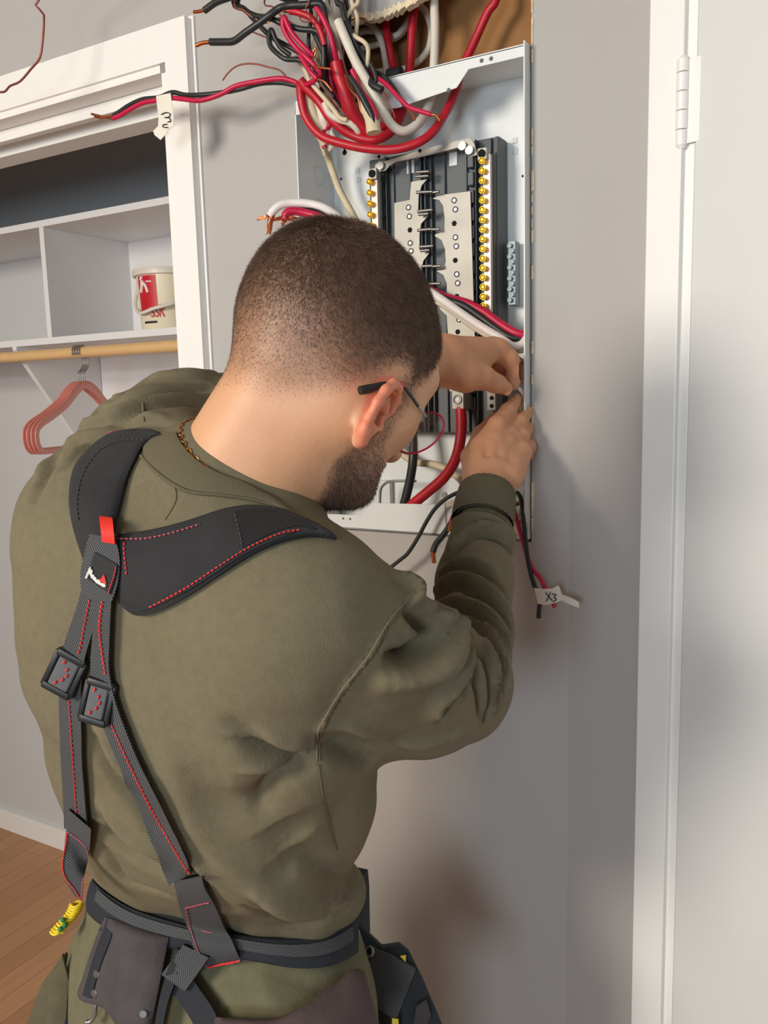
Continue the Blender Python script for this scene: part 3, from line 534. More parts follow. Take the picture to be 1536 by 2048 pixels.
wire('cream wire squeezed behind the pale paper wrap', 'wire', [(616, 178, -.04), (618, 215, -.036), (628, 250, -.03), (640, 278, -.022), (650, 310, -.01)], .0032, 'beige')
wire('bare copper strand dangling in front of the wide red sheath', 'copper wire', [(640, 168, -.085), (656, 186, -.086), (668, 204, -.084), (684, 222, -.08), (698, 236, -.074)], .0011, 'copperd')
wire('bare copper strand kinked across the lower bundle', 'copper wire', [(690, 150, -.07), (700, 178, -.072), (716, 196, -.072), (722, 222, -.07), (736, 240, -.068)], .0012, 'copper')
wire('black wire bowed out at the right side of the bundle', 'wire', [(700, 84, -.055), (722, 104, -.055), (742, 130, -.052), (752, 158, -.05), (742, 176, -.05)], .0034, 'black')
wire('beige sheathed cable running down into the panel behind the head', CB_, [(640, 255, -.02), (646, 285, -.01), (656, 315, .02), (666, 345, .03), (678, 378, .035), (692, 405, .035), (706, 430, .035), (726, 470, .035)], .0055, 'beige', name='cable')
# feeder conductors passing behind the head
def feeder(lab, m, pl, r): return wire(lab, CB_, pl, r, m, name='cable')
feeder('heavy white conductor leaving the panel edge and arching to frayed copper', 'brightw', [(541, 431, -.075), (548, 420, -.075), (562, 410, -.07), (585, 406, -.06), (620, 408, -.05), (660, 422, -.04), (720, 470, -.01), (800, 545, .0), (870, 590, .0), (920, 625, -.003), (960, 652, -.005), (1000, 676, -.006), (1024, 692, -.006), (1042, 690, -.004), (1053, 678, .004)], .0062)
feeder('heavy red conductor beside the frayed white one', 'pink', [(570, 440, -.07), (572, 428, -.07), (584, 422, -.065), (610, 426, -.055), (650, 440, -.045), (720, 490, -.01), (800, 545, .005), (880, 590, .01), (930, 605, .01), (965, 622, .008), (990, 640, .006), (1015, 657, .004), (1035, 667, .004), (1055, 670, .008)], .0060)
feeder('heavy black conductor running above the white one', 'black', [(552, 416, -.06), (568, 408, -.055), (600, 410, -.05), (650, 425, -.04), (720, 480, 0), (800, 545, .005), (880, 594, .006), (925, 610, .006), (958, 632, .004), (990, 655, .003), (1020, 674, .002), (1055, 678, .01)], .0058)
wire('second white conductor just under the heavy white one', CB_, [(870, 600, .01), (900, 618, .01), (940, 648, .01), (975, 670, .008), (1010, 690, .006), (1040, 700, .004), (1056, 690, .012)], .0050, 'whitew', name='cable')
wire('thin black conductor glimpsed between black and white ones', 'wire', [(900, 612, .012), (940, 632, .01), (975, 658, .008), (1010, 684, .006), (1040, 690, .01)], .0030, 'black')
def strands(label, c0, c1_, n, spread, lab_cat='copper wire'):
    mb = MB()
    for i in range(n):
        a = np.array(c0)+rng.normal(0, 1, 3)*np.array([2.5, 2, .002]); b = np.array(c1_)+rng.normal(0, 1, 3)*np.array([spread, spread, .004]); mid = (a+b)/2+rng.normal(0, 1, 3)*np.array([2, 2, .002])
        mb.tube(onw([a, mid, b]), .0008, 5, True, 3)
    o = mb.build('copper_strands', M['copper'], smooth=True); tag(o, label, lab_cat, 'frayed copper ends left of the head', 'stuff')
strands('frayed copper strands pointing left from the heavy white conductor', (542, 433, -.075), (518, 438, -.078), 14, 2.5)
strands('frayed copper strands hanging down from the heavy white conductor', (545, 432, -.075), (537, 466, -.078), 12, 2.2)
strands('frayed copper strands below the heavy red conductor', (572, 436, -.07), (566, 448, -.076), 10, 2.5)
strands('loose copper strands curling between the two frayed ends', (546, 440, -.078), (592, 436, -.072), 7, 4)
# lower cables
wire('thick red cable from the lug to the panel floor', CB_, [(921, 812, .02), (923, 850, .015), (919, 890, .01), (908, 925, .01), (888, 955, .01), (860, 980, .01), (832, 1003, .01), (800, 1030, .015)], .0082, 'red', name='cable')
wire('thick black cable down the lower left of the panel', CB_, [(822, 840, .03), (827, 885, .025), (826, 920, .02), (821, 955, .02), (813, 990, .02), (802, 1030, .02)], .0072, 'black', name='cable')
wire('cream cable crossing behind the thick red cable', CB_, [(775, 880, .05), (792, 897, .05), (812, 914, .05), (835, 925, .05), (868, 929, .05), (895, 940, .05), (920, 958, .05), (940, 985, .045)], .0058, 'beige', name='cable')
wire('short white wire bent between the two hands', 'wire', [(1000, 776, -.02), (1020, 770, -.022), (1034, 774, -.02), (1044, 784, -.015), (1047, 800, 0), (1043, 820, .02), (1036, 850, .04)], .0026, 'brightw')
wire('cream cable stub behind the panel edge by the left hand', CB_, [(1030, 712, .05), (1043, 722, .03), (1058, 732, .01)], .0040, 'beige', name='cable')
wire('thin black wire trailing left from the forearm cuff', 'wire', [(925, 982, -.03), (905, 990, -.032), (886, 1002, -.034), (868, 1020, -.036), (852, 1045, -.038), (836, 1075, -.04), (816, 1106, -.042), (800, 1120, -.043), (785, 1132, -.044), (768, 1148, -.045)], .0030, 'black')
wire('thick black wire with copper tip hanging left of the cuff', 'wire', [(925, 1000, -.03), (912, 1025, -.033), (900, 1050, -.035), (885, 1072, -.037), (872, 1088, -.038), (866, 1104, -.04)], .0046, 'black', e=[(866, 1102, -.04), (867, 1114, -.04), (868, 1126, -.04)], cr=.0034)
wire('short red wire end with copper by the cuff', 'wire', [(918, 1005, -.036), (912, 1022, -.038), (902, 1045, -.04)], .0040, 'pink', e=[(902, 1044, -.04), (900, 1052, -.04), (898, 1062, -.04)], cr=.0024)
wire('black wire hanging to the second tape tag', 'wire', [(1034, 985, .01), (1042, 998, -.005), (1046, 1030, -.02), (1050, 1070, -.03), (1054, 1110, -.035), (1062, 1150, -.04), (1071, 1178, -.042), (1079, 1200, -.043), (1078, 1220, -.043), (1077, 1236, -.043)], .0032, 'black')
wire('red wire hanging to the second tape tag', 'wire', [(1026, 1008, 0), (1032, 1035, -.015), (1042, 1070, -.025), (1052, 1105, -.03), (1064, 1136, -.035), (1080, 1156, -.038), (1092, 1180, -.04), (1102, 1198, -.042), (1110, 1215, -.043)], .0030, 'pink')
for k, (q, mm, nm) in enumerate([([(1034, 1050, .05), (1042, 1020, .05), (1050, 990, .045), (1055, 960, .04)], 'beige', 'cream wire'), ([(1030, 1010, .03), (1040, 1006, .03), (1048, 1014, .03), (1052, 1030, .03)], 'copperd', 'brown copper wire'), ([(1040, 1040, .04), (1050, 1025, .04), (1057, 1005, .04)], 'whitew', 'white wire'), ([(1036, 1046, .045), (1048, 1040, .045), (1058, 1030, .04)], 'copperd', 'dull brown wire')]):
    wire('%s tucked in the lower right corner of the panel' % nm, 'wire', q, .0030, mm)
# tape tags with handwriting
def sheet(name, label, cat, grid, m, th=.0006, group=None, parent=None):
    G = np.array(grid); nu, nv = G.shape[:2]; V = np.concatenate([G.reshape(-1, 3), G.reshape(-1, 3)+np.array([0, th, 0])]); k = nu*nv; mb = MB(); Fc = []
    for i in range(nu-1):
        for j in range(nv-1):
            a = i*nv+j; Fc.append((a, a+1, a+nv+1, a+nv)); Fc.append((a+k, a+nv+k, a+nv+1+k, a+1+k))
    bd = [(0, j) for j in range(nv)]+[(i, nv-1) for i in range(1, nu)]+[(nu-1, j) for j in range(nv-2, -1, -1)]+[(i, 0) for i in range(nu-2, 0, -1)]
    idx = [i*nv+j for i, j in bd]; Fc += [(idx[i], idx[(i+1) % len(idx)], idx[(i+1) % len(idx)]+k, idx[i]+k) for i in range(len(idx))]
    mb.add(V, Fc); o = mb.build(name, M[m], parent, smooth=True)
    if label: tag(o, label, cat, group)
    return o
tt = sheet('tape_tag', 'white tape tag marked 30 on the long red and black wires', 'tape tag', [[WY(312, 192, -.096), WY(326, 189, -.0985), WY(341, 186, -.096)], [WY(314, 212, -.0965), WY(328, 210, -.0985), WY(344, 208, -.097)], [WY(317, 235, -.097), WY(331, 234, -.098), WY(347, 232, -.097)], [WY(316, 252, -.097), WY(331, 253, -.097), WY(347, 253, -.096)], [WY(306, 262, -.097), WY(320, 262, -.093), WY(336, 258, -.096)], [WY(309, 270, -.096), WY(321, 280, -.095), WY(332, 268, -.096)]], 'tape')
mb = MB(); hw = lambda pts, r=.0007: mb.tube(onw(pts), r, 6, True, 4)
hw([(322, 229, -.0995), (332, 225, -.0998), (340, 228, -.0995), (337, 234, -.0993), (329, 235, -.0992), (338, 236, -.099), (341, 242, -.0985), (335, 244, -.0985)]); hw([(334, 248, -.0985), (326, 250, -.0988), (326, 254, -.0985), (336, 255, -.0975)])
mb.build('handwriting', M['ink'], tt)
t2 = sheet('tape_tag', 'white tape tag marked X3 on the lower right wires', 'tape tag', [[WY(1067, 1176, -.046), WY(1072, 1192, -.047), WY(1076, 1208, -.046)], [WY(1085, 1178, -.049), WY(1088, 1193, -.05), WY(1092, 1210, -.049)], [WY(1105, 1177, -.049), WY(1107, 1190, -.05), WY(1110, 1206, -.049)], [WY(1117, 1171, -.047), WY(1121, 1186, -.046), WY(1125, 1200, -.046)], [WY(1124, 1189, -.046), WY(1124, 1194, -.046), WY(1124, 1201, -.046)], [WY(1142, 1196, -.047), WY(1141, 1202, -.047), WY(1140, 1209, -.047)], [WY(1158, 1204, -.049), WY(1158, 1209, -.049), WY(1158, 1216, -.049)]], 'tape')
mb = MB(); hw([(1091, 1185, -.0515), (1098, 1194, -.0518), (1105, 1202, -.0515)]); hw([(1101, 1184, -.0515), (1097, 1195, -.0518), (1092, 1203, -.0515)]); hw([(1104, 1188, -.0512), (1112, 1190, -.051), (1108, 1195, -.051), (1113, 1199, -.0508), (1106, 1204, -.0512)])
mb.build('handwriting', M['ink'], t2)
sheet('tape_tag', 'small blank white tape tag left of the raised cuff', 'tape tag', [[WY(890, 1004, -.045), WY(892, 1014, -.045)], [WY(903, 1001, -.046), WY(905, 1012, -.046)], [WY(916, 999, -.045), WY(918, 1009, -.045)]], 'tape')
# ================================================================== PERSON
# ---- small signed-distance modelling kit (numpy)
class Vol:
    def __init__(s, lo, hi, h):
        s.lo = np.array(lo, float); s.h = h; s.n = np.ceil((np.array(hi)-s.lo)/h).astype(int)+1
        s.F = np.full(s.n, .05, np.float32); s.ax = [s.lo[i]+h*np.arange(s.n[i]) for i in range(3)]
    def add(s, fn, lo, hi, k=.01, op='u'):
        m = k+.012 if op == 'u' else k+.004
        i0 = np.clip(((np.array(lo)-m-s.lo)/s.h).astype(int), 0, s.n-1); i1 = np.clip(((np.array(hi)+m-s.lo)/s.h).astype(int)+2, 1, s.n)
        if np.any(i1 <= i0): return
        g = np.meshgrid(*[s.ax[i][i0[i]:i1[i]].astype(np.float32) for i in range(3)], indexing='ij'); X = np.stack(g, -1)
        d = fn(X).astype(np.float32); sl = tuple(slice(i0[i], i1[i]) for i in range(3)); a = s.F[sl]
        if op == 'u':
            hh = np.maximum(k-np.abs(a-d), 0)/k; s.F[sl] = np.minimum(a, d)-hh*hh*k*.25
        else:
            d = -d; hh = np.maximum(k-np.abs(a-d), 0)/k; s.F[sl] = np.maximum(a, d)+hh*hh*k*.25
    def cone(s, a, b, ra, rb, k=.01, op='u'):
        a = np.array(a, float); b = np.array(b, float); ba = (b-a).astype(np.float32); L2 = max(float(ba.dot(ba)), 1e-9); a32 = a.astype(np.float32); R = max(ra, rb)
        def f(X):
            pa = X-a32; t = np.clip((pa@ba)/L2, 0, 1); return np.sqrt(((pa-t[..., None]*ba)**2).sum(-1))-(ra+(rb-ra)*t)
        s.add(f, np.minimum(a, b)-R, np.maximum(a, b)+R, k, op)
    def chain(s, pts, rs, k=.006):
        for i in range(len(pts)-1): s.cone(pts[i], pts[i+1], rs[i], rs[i+1], k)
    def ell(s, c, axes, r, k=.01, op='u'):
        A = np.array(axes, float).astype(np.float32); c = np.array(c, float); c32 = c.astype(np.float32); r32 = np.array(r, np.float32); R = float(max(r))
        def f(X):
            q = (X-c32)@A.T; k0 = np.sqrt(((q/r32)**2).sum(-1)); k1 = np.sqrt(((q/r32**2)**2).sum(-1)); return k0*(k0-1)/np.maximum(k1, 1e-6)
        s.add(f, c-R, c+R, k, op)
    def mesh(s, it=2):
        F = s.F; S = F < 0; n = S.shape
        cnt = np.zeros((n[0]-1, n[1]-1, n[2]-1), np.uint8)
        for a in (0, 1):
            for b in (0, 1):
                for c in (0, 1): cnt += S[a:n[0]-1+a, b:n[1]-1+b, c:n[2]-1+c]
        act = (cnt > 0) & (cnt < 8); ids = np.argwhere(act); idx = np.full(act.shape, -1, np.int64); idx[act] = np.arange(len(ids))
        offs = np.array([[a, b, c] for a in (0, 1) for b in (0, 1) for c in (0, 1)]); vals = np.stack([F[tuple((ids+o).T)] for o in offs], 1)
        pos = np.zeros((len(ids), 3)); w = np.zeros(len(ids))
        for i in range(8):
            for j in range(i+1, 8):
                if np.abs(offs[i]-offs[j]).sum() == 1:
                    va, vb = vals[:, i], vals[:, j]; mk = (va < 0) != (vb < 0); t_ = np.where(mk, va/np.where(mk, va-vb, 1), 0)
                    pos += mk[:, None]*(offs[i]+(offs[j]-offs[i])*t_[:, None]); w += mk
        V = s.lo+s.h*(ids+pos/w[:, None]); quads = []
        for ax in range(3):
            u, v = [(1, 2), (2, 0), (0, 1)][ax]; sl0 = [slice(None)]*3; sl1 = [slice(None)]*3; sl0[ax] = slice(0, n[ax]-1); sl1[ax] = slice(1, n[ax])
            A = S[tuple(sl0)]; B = S[tuple(sl1)]; e = np.argwhere(A != B); ok = (e[:, u] > 0) & (e[:, v] > 0) & (e[:, u] < n[u]-1) & (e[:, v] < n[v]-1); e = e[ok]
            ins = A[tuple(e.T)]; du = np.zeros(3, int); du[u] = 1; dv = np.zeros(3, int); dv[v] = 1
            q = np.stack([idx[tuple((e-du-dv).T)], idx[tuple((e-dv).T)], idx[tuple(e.T)], idx[tuple((e-du).T)]], 1); q[~ins] = q[~ins][:, ::-1]; quads.append(q)
        Q = np.concatenate(quads); Q = Q[(Q >= 0).all(1)]
        return relax(V, Q, it), Q
def relax(V, Q, it, lam=.5):
    E = np.concatenate([Q[:, [0, 1]], Q[:, [1, 2]], Q[:, [2, 3]], Q[:, [3, 0]]]); E = np.concatenate([E, E[:, ::-1]]); n = len(V)
    deg = np.maximum(np.bincount(E[:, 0], minlength=n), 1)
    for _ in range(it):
        a = np.stack([np.bincount(E[:, 0], weights=V[E[:, 1], i], minlength=n) for i in range(3)], 1)/deg[:, None]; V = V+lam*(a-V)
    return V
def vnormals(V, Q):
    fn = np.cross(V[Q[:, 2]]-V[Q[:, 0]], V[Q[:, 3]]-V[Q[:, 1]]); N = np.zeros_like(V)
    for i in range(4):
        for j in range(3): N[:, j] += np.bincount(Q[:, i], weights=fn[:, j], minlength=len(V))
    return N/(np.linalg.norm(N, axis=1)[:, None]+1e-12)
def fastmesh(name, V, Q):
    me = bpy.data.meshes.new(name); me.vertices.add(len(V)); me.vertices.foreach_set('co', np.asarray(V, np.float32).ravel()); k = Q.shape[1]
    me.loops.add(Q.size); me.loops.foreach_set('vertex_index', Q.astype(np.int32).ravel()); me.polygons.add(len(Q))
    me.polygons.foreach_set('loop_start', np.arange(0, Q.size, k, dtype=np.int32)); me.polygons.foreach_set('loop_total', np.full(len(Q), k, np.int32))
    me.polygons.foreach_set('use_smooth', np.ones(len(Q), bool)); me.update(calc_edges=True); me.validate(); return me
def attr(me, name, vals): a = me.attributes.new(name, 'FLOAT', 'POINT'); a.data.foreach_set('value', np.asarray(vals, np.float32))
def bvh_of(V, Q): return BVHTree.FromPolygons([Vector(v) for v in V.tolist()], Q.tolist())
def hit(bvh, px, py, dflt=None):
    r = ray(px, py); L = np.linalg.norm(r); h = bvh.ray_cast(Vector(CAM), Vector(r/L))
    if h[0] is not None: return np.array(h[0]), np.array(h[1])
    d = dflt or .8; h = bvh.find_nearest(Vector(P(px, py, d))); return np.array(h[0]), np.array(h[1])
def resample(pts, step):
    p = smooth_path(pts, 8); s = np.r_[0, np.cumsum(np.linalg.norm(np.diff(p, axis=0), axis=1))]; n = max(int(s[-1]/step), 2)
    return np.stack([np.interp(np.linspace(0, s[-1], n+1), s, p[:, i]) for i in range(p.shape[1])], 1)
# ---- head frame
Rc = np.array([.71, -.17, .68]); Rc /= np.linalg.norm(Rc); Fc_ = np.array([.52, -.46, -.72]); Fc_ -= Rc*Rc.dot(Fc_); Fc_ /= np.linalg.norm(Fc_); Uc = np.cross(Rc, Fc_)
HR, HF, HU = RM@Rc, RM@Fc_, RM@Uc; HC = P(684, 662, .71)
def HL(r, f, u): return HC+HR*r+HF*f+HU*u
A3 = [HR, HF, HU]
def hloc(V): q = V-HC; return q@HR, q@HF, q@HU
v = Vol(HC-np.array([.17, .17, .27]), HC+np.array([.17, .17, .15]), .0017)
v.ell(HL(0, -.004, .004), A3, (.0745, .092, .081), .02)
v.ell(HL(0, -.024, -.024), A3, (.064, .060, .060), .02)
v.ell(HL(0, .030, -.02), A3, (.072, .072, .075), .02)
v.ell(HL(0, .038, -.070), A3, (.058, .052, .072), .025)
for s in (-1, 1):
    v.cone(HL(s*.050, .012, -.070), HL(s*.024, .076, -.109), .020, .017, .02)
    v.cone(HL(s*.052, .050, -.045), HL(s*.040, .070, -.050), .018, .014, .02)     # cheekbone
    v.cone(HL(s*.055, .008, -.03), HL(s*.050, .010, -.075), .020, .020, .02)
    v.cone(HL(s*.016, .088, -.002), HL(s*.044, .074, .002), .010, .010, .012)      # brow
    v.ell(HL(s*.031, .096, -.018), A3, (.014, .012, .010), .008, 's')               # eye socket
v.ell(HL(0, .080, -.110), A3, (.022, .020, .016), .015)                             # chin
v.chain([HL(0, .092, -.014), HL(0, .108, -.036), HL(0, .116, -.050)], [.008, .010, .012], .010)
for s in (-1, 1): v.cone(HL(s*.010, .106, -.052), HL(s*.012, .098, -.054), .007, .007, .006)
v.cone(HL(-.018, .092, -.076), HL(.018, .092, -.076), .008, .008, .006); v.cone(HL(-.015, .091, -.088), HL(.015, .091, -.088), .008, .008, .005)
v.cone(HL(-.020, .103, -.082), HL(.020, .103, -.082), .0022, .0022, .003, 's')
NB, NT = P(452, 985, .715), HL(0, -.024, -.062)
v.cone(NT, NB, .046, .055, .02); v.cone(HL(.0, .010, -.085), P(520, 985, .73), .042, .046, .03)
v.cone(HL(.046, -.010, -.060), P(515, 985, .70), .020, .024, .03)
# ears
for s in (-1, 1):
    def E3(r, f, u): return HL(s*(.0715+r*.95), .010+f*.92, -.0700+u*.79)
    v.ell(E3(.006, -.004, -.002), [HR*s*.9-HF*.43, HF*.9+HR*s*.43, HU], (.0045, .0125, .025), .004)
    v.chain([E3(.002, .010, .0), E3(.004, .015, .014), E3(.008, .012, .026), E3(.013, .002, .033), E3(.019, -.010, .029), E3(.022, -.017, .016), E3(.021, -.018, .002), E3(.016, -.014, -.014), E3(.010, -.007, -.026)], [.003, .0032, .0036, .0040, .0042, .0042, .0040, .0038, .0042], .003)
    v.chain([E3(.010, -.007, -.025), E3(.005, -.001, -.033), E3(.001, .006, -.030)], [.0055, .0055, .004], .004)
    v.chain([E3(.012, -.002, .018), E3(.015, -.009, .006), E3(.012, -.008, -.010), E3(.008, -.002, -.018)], [.0028, .003, .003, .003], .0025)
    v.cone(E3(.002, .013, -.006), E3(.006, .010, -.010), .0045, .004, .003)
    v.cone(E3(.014, .003, -.004), E3(.006, .001, -.004), .0065, .005, .003, 's')
    v.cone(E3(.013, .006, .020), E3(.009, -.002, .024), .0032, .003, .002, 's')
HV, HQ = v.mesh(2)
# ---- hands
def hands():
    out = []
    lo = np.minimum(P(900, 1080, 1.0), P(1080, 780, 1.2))-.05; hi = np.maximum(P(900, 1080, 1.0), P(1080, 780, 1.2))+.05
    v = Vol(lo, hi, .0014)
    W0 = P(972, 1000, 1.015)
    v.cone(P(962, 1085, .975), W0, .030, .0255, .01)
    mc = [P(962, 893, 1.075), P(986, 882, 1.078), P(1012, 886, 1.088), P(1036, 900, 1.10)]; wr = [P(956, 985, 1.03), P(968, 982, 1.028), P(980, 982, 1.03), P(992, 984, 1.036)]
    for a, b, r0, r1 in zip(wr, mc, (.018, .018, .018, .017), (.0135, .0135, .013, .0125)): v.cone(a, b, r0, r1, .012)
    v.cone(P(980, 930, 1.06), P(1010, 940, 1.07), .020, .020, .015)
    v.cone(P(1020, 955, 1.055), P(1046, 905, 1.095), .016, .0125, .012)
    v.chain([mc[0], P(994, 850, 1.09), P(1016, 822, 1.115), P(1033, 801, 1.135)], [.0135, .0118, .0105, .0088], .005)
    v.chain([mc[1], P(1016, 866, 1.10), P(1040, 844, 1.12), P(1054, 824, 1.14)], [.0135, .0115, .0105, .0088], .004)
    v.chain([mc[2], P(1042, 872, 1.11), P(1053, 858, 1.14), P(1050, 848, 1.165)], [.013, .0112, .010, .0085], .004)
    v.chain([mc[3], P(1056, 895, 1.13), P(1058, 882, 1.155), P(1048, 872, 1.17)], [.0125, .0108, .0095, .008], .004)
    v.chain([P(952, 960, 1.06), P(944, 915, 1.095), P(962, 870, 1.13), P(990, 836, 1.15)], [.018, .014, .0115, .009], .008)
    for (a, b) in ((976, 888), (1001, 884), (1026, 893)): v.cone(P(a, b, 1.050), P(a-2, b+22, 1.043), 0.002, .002, .012, 's')
    for c in (P(1035, 797, 1.128), P(1055, 820, 1.133)): v.ell(c, [RM[:, 0], RM[:, 1], RM[:, 2]], (.0055, .007, .003), .0015)
    out.append(v.mesh(1))
    lo = np.minimum(P(790, 820, .98), P(1060, 640, 1.25))-.04; hi = np.maximum(P(790, 820, .98), P(1060, 640, 1.25))+.04
    v = Vol(lo, hi, .0014)
    v.cone(P(790, 728, .99), P(872, 720, 1.045), .0295, .0255, .01); v.cone(P(800, 722, 1.0), P(880, 712, 1.055), .028, .024, .01)
    wr = [P(884, 708, 1.06), P(884, 718, 1.068), P(884, 730, 1.072), P(886, 740, 1.07)]
    mc = [P(996, 700, 1.108), P(986, 696, 1.125), P(974, 700, 1.14), P(960, 708, 1.15)]
    for a, b, r0, r1 in zip(wr, mc, (.021, .021, .021, .021), (.0150, .0145, .0135, .0125)): v.cone(a, b, r0, r1, .014)
    v.cone(P(900, 722, 1.06), P(950, 722, 1.09), .027, .020, .018)
    v.chain([P(896, 738, 1.05), P(930, 752, 1.06), P(966, 755, 1.072), P(990, 765, 1.085), P(1012, 777, 1.10)], [.021, .0195, .0145, .0118, .0090], .010)
    v.chain([mc[0], P(1018, 716, 1.112), P(1033, 742, 1.12), P(1026, 768, 1.118)], [.0150, .0120, .0108, .0088], .005)
    v.chain([mc[1], P(1010, 704, 1.14), P(1028, 730, 1.155), P(1024, 756, 1.15)], [.0145, .0118, .0105, .0088], .004)
    v.chain([mc[2], P(998, 708, 1.165), P(1008, 738, 1.178), P(996, 758, 1.17)], [.0135, .0112, .010, .0085], .004)
    v.chain([mc[3], P(978, 716, 1.175), P(984, 742, 1.185), P(970, 756, 1.175)], [.0125, .0105, .0095, .008], .004)
    v.cone(P(976, 737, 1.075), P(1002, 744, 1.08), .003, .004, .006, 's')
    v.ell(P(1014, 783, 1.092), [RM[:, 0], RM[:, 1], RM[:, 2]], (.006, .006, .003), .0015)
    out.append(v.mesh(1)); return out
(RV, RQ), (LV, LQ) = hands()
# ---- body core inside the clothes (legs reach the floor)
SHR, SHL = P(640, 1240, .70), P(290, 970, .80); ELR, ELL = P(930, 1375, .83), P(480, 835, .90)
PEL = P(440, 1990, .93); 
def legs():
    hipR, hipL = PEL+np.array([.09, 0, -.03]), PEL+np.array([-.10, .0, -.03]); gr = []
    for h_, dx in ((hipR, .05), (hipL, -.06)):
        kn = np.array([h_[0]+dx*.5, h_[1]+.03, .52]); an = np.array([h_[0]+dx, h_[1]+.0, .09]); gr.append((h_, kn, an))
    return gr
LG = legs(); allp = np.array([SHR, SHL, ELR, ELL, P(972, 1000, 1.015), P(872, 720, 1.045)]+[p for g in LG for p in g])
v = Vol(allp.min(0)-.12, allp.max(0)+.12, .006)
CH = P(420, 1230, .72); NA = (NT-NB)/np.linalg.norm(NT-NB)
v.cone(P(470, 985, .755), P(420, 1120, .80), .035, .05, .02); v.cone(P(330, 1180, .82), P(520, 1240, .78), .05, .05, .04); v.cone(P(410, 1150, .80), P(430, 1850, 1.0), .06, .06, .04)
v.cone(SHL, SHR, .03, .03, .02); v.cone(P(390, 1900, 1.0), P(500, 1930, .98), .06, .06, .04)
for a, b, c in ((SHR, ELR, P(962, 1085, .975)), (SHL, ELL, P(800, 722, 1.0))): v.chain([a, b, c], [.032, .032, .028], .02)
for h_, kn, an in LG: v.chain([h_, kn, an], [.060, .050, .036], .03); v.cone(an+[0, -.02, -.05], an+[0, .13, -.055], .034, .028, .03)
CV, CQ = v.mesh(2)
# the sweatshirt
def sweat():
    v = Vol([-.80, -.90, .72], [-.05, .02, 1.72], .0037)
    v.chain([P(240, 1100, .74), P(268, 1300, .78), P(303, 1500, .83), P(318, 1630, .87)], [.085, .088, .082, .078], .05)
    v.chain([P(560, 1260, .67), P(528, 1420, .73), P(542, 1585, .79), P(566, 1680, .85)], [.080, .089, .088, .074], .05)
    v.chain([P(390, 1160, .715), P(400, 1380, .77), P(425, 1550, .82), P(445, 1650, .87)], [.084, .088, .086, .074], .06)
    v.chain([P(400, 1065, .735), P(430, 1010, .725)], [.078, .062], .05)
    v.cone(P(436, 1010, .722), NB-NA*.004, .066, .063, .03); v.cone(P(520, 1035, .715), P(470, 1060, .71), .052, .055, .03)
    v.chain([P(480, 1135, .70), P(590, 1190, .668)], [.054, .055], .04)
    v.chain([P(250, 1000, .765), P(305, 915, .79), P(385, 862, .84), P(470, 848, .90)], [.070, .057, .053, .050], .04)
    v.chain([P(470, 848, .90), P(640, 780, .97), P(770, 735, 1.0)], [.052, .042, .034], .02)
    v.cone(P(172, 1080, .76), P(235, 1190, .75), .052, .072, .04)
    v.chain([P(636, 1225, .665), P(740, 1285, .69), P(830, 1345, .745), P(905, 1368, .80)], [.060, .054, .052, .051], .03)
    v.chain([P(690, 1385, .70), P(840, 1395, .76), P(905, 1375, .80)], [.046, .044, .048], .03)
    v.chain([P(906, 1362, .80), P(942, 1265, .865), P(948, 1160, .925), P(965, 1070, .985)], [.052, .043, .042, .037], .012)
    v.cone(P(672, 1420, .72), P(715, 1460, .735), .036, .024, .03)
    hem = [P(238, 1712, .85), P(310, 1738, .86), P(430, 1765, .865), P(530, 1792, .865), P(626, 1806, .87), P(672, 1782, .90), P(665, 1745, .96)]
    v.chain(hem, [.020, .022, .024, .026, .026, .024, .022], .035)
    V, Q = v.mesh(2); return V, Q
SV, SQ = sweat(); SN = vnormals(SV, SQ); bvh = bvh_of(SV, SQ)
folds = []   # (pixel path, width m, height m)
def fold(w_, a_, *pts): folds.append((pts, w_*.72 if w_ < .011 else w_*.85, a_*(1.15 if w_ >= .014 and pts[0][0] < 700 else 2.3 if pts[0][0] > 750 else 1.25 if pts[0][1] < 1050 else 1.8)))
def xf(pts): return [(580+x*.3907, 950+y*.3906) for x, y in pts]
# sleeve
fold(.010, -.016, *xf([(620, 712), (715, 745), (742, 820), (715, 895), (630, 945), (530, 940)])); fold(.014, .009, *xf([(690, 706), (800, 760), (815, 860), (765, 955), (640, 1012), (500, 1045)]))
fold(.012, -.012, *xf([(660, 780), (700, 830), (660, 890), (600, 900)])); fold(.007, .004, *xf([(600, 740), (650, 810), (620, 870), (540, 900)]))
fold(.007, -.010, *xf([(850, 780), (918, 858), (915, 930), (870, 1020), (800, 1150), (770, 1250)])); fold(.008, .006, *xf([(830, 800), (880, 870), (870, 950), (800, 1080), (740, 1200)]))
fold(.006, .005, *xf([(925, 870), (925, 960), (880, 1060), (830, 1180)]))
fold(.007, -.009, *xf([(735, 700), (850, 682), (970, 730), (1060, 840), (1095, 980), (1085, 1090)])); fold(.007, .005, *xf([(740, 670), (860, 650), (985, 695), (1080, 800), (1120, 940)]))
fold(.006, -.008, *xf([(790, 745), (880, 722), (960, 770), (1022, 880), (1060, 1010), (1050, 1150)])); fold(.006, .005, *xf([(770, 720), (870, 700), (970, 750), (1040, 860), (1078, 1000), (1070, 1130)]))
fold(.006, -.009, *xf([(920, 868), (985, 930), (1025, 1050), (1020, 1200), (990, 1260)])); fold(.006, .005, *xf([(905, 812), (985, 880), (1035, 1000), (1040, 1160), (1020, 1240)]))
fold(.006, -.006, *xf([(940, 920), (950, 1010), (970, 1130), (980, 1230)]))
fold(.009, -.007, *xf([(735, 625), (855, 565), (950, 598), (1060, 700), (1120, 810)])); fold(.009, .005, *xf([(740, 590), (850, 530), (960, 560), (1070, 650), (1130, 760)]))
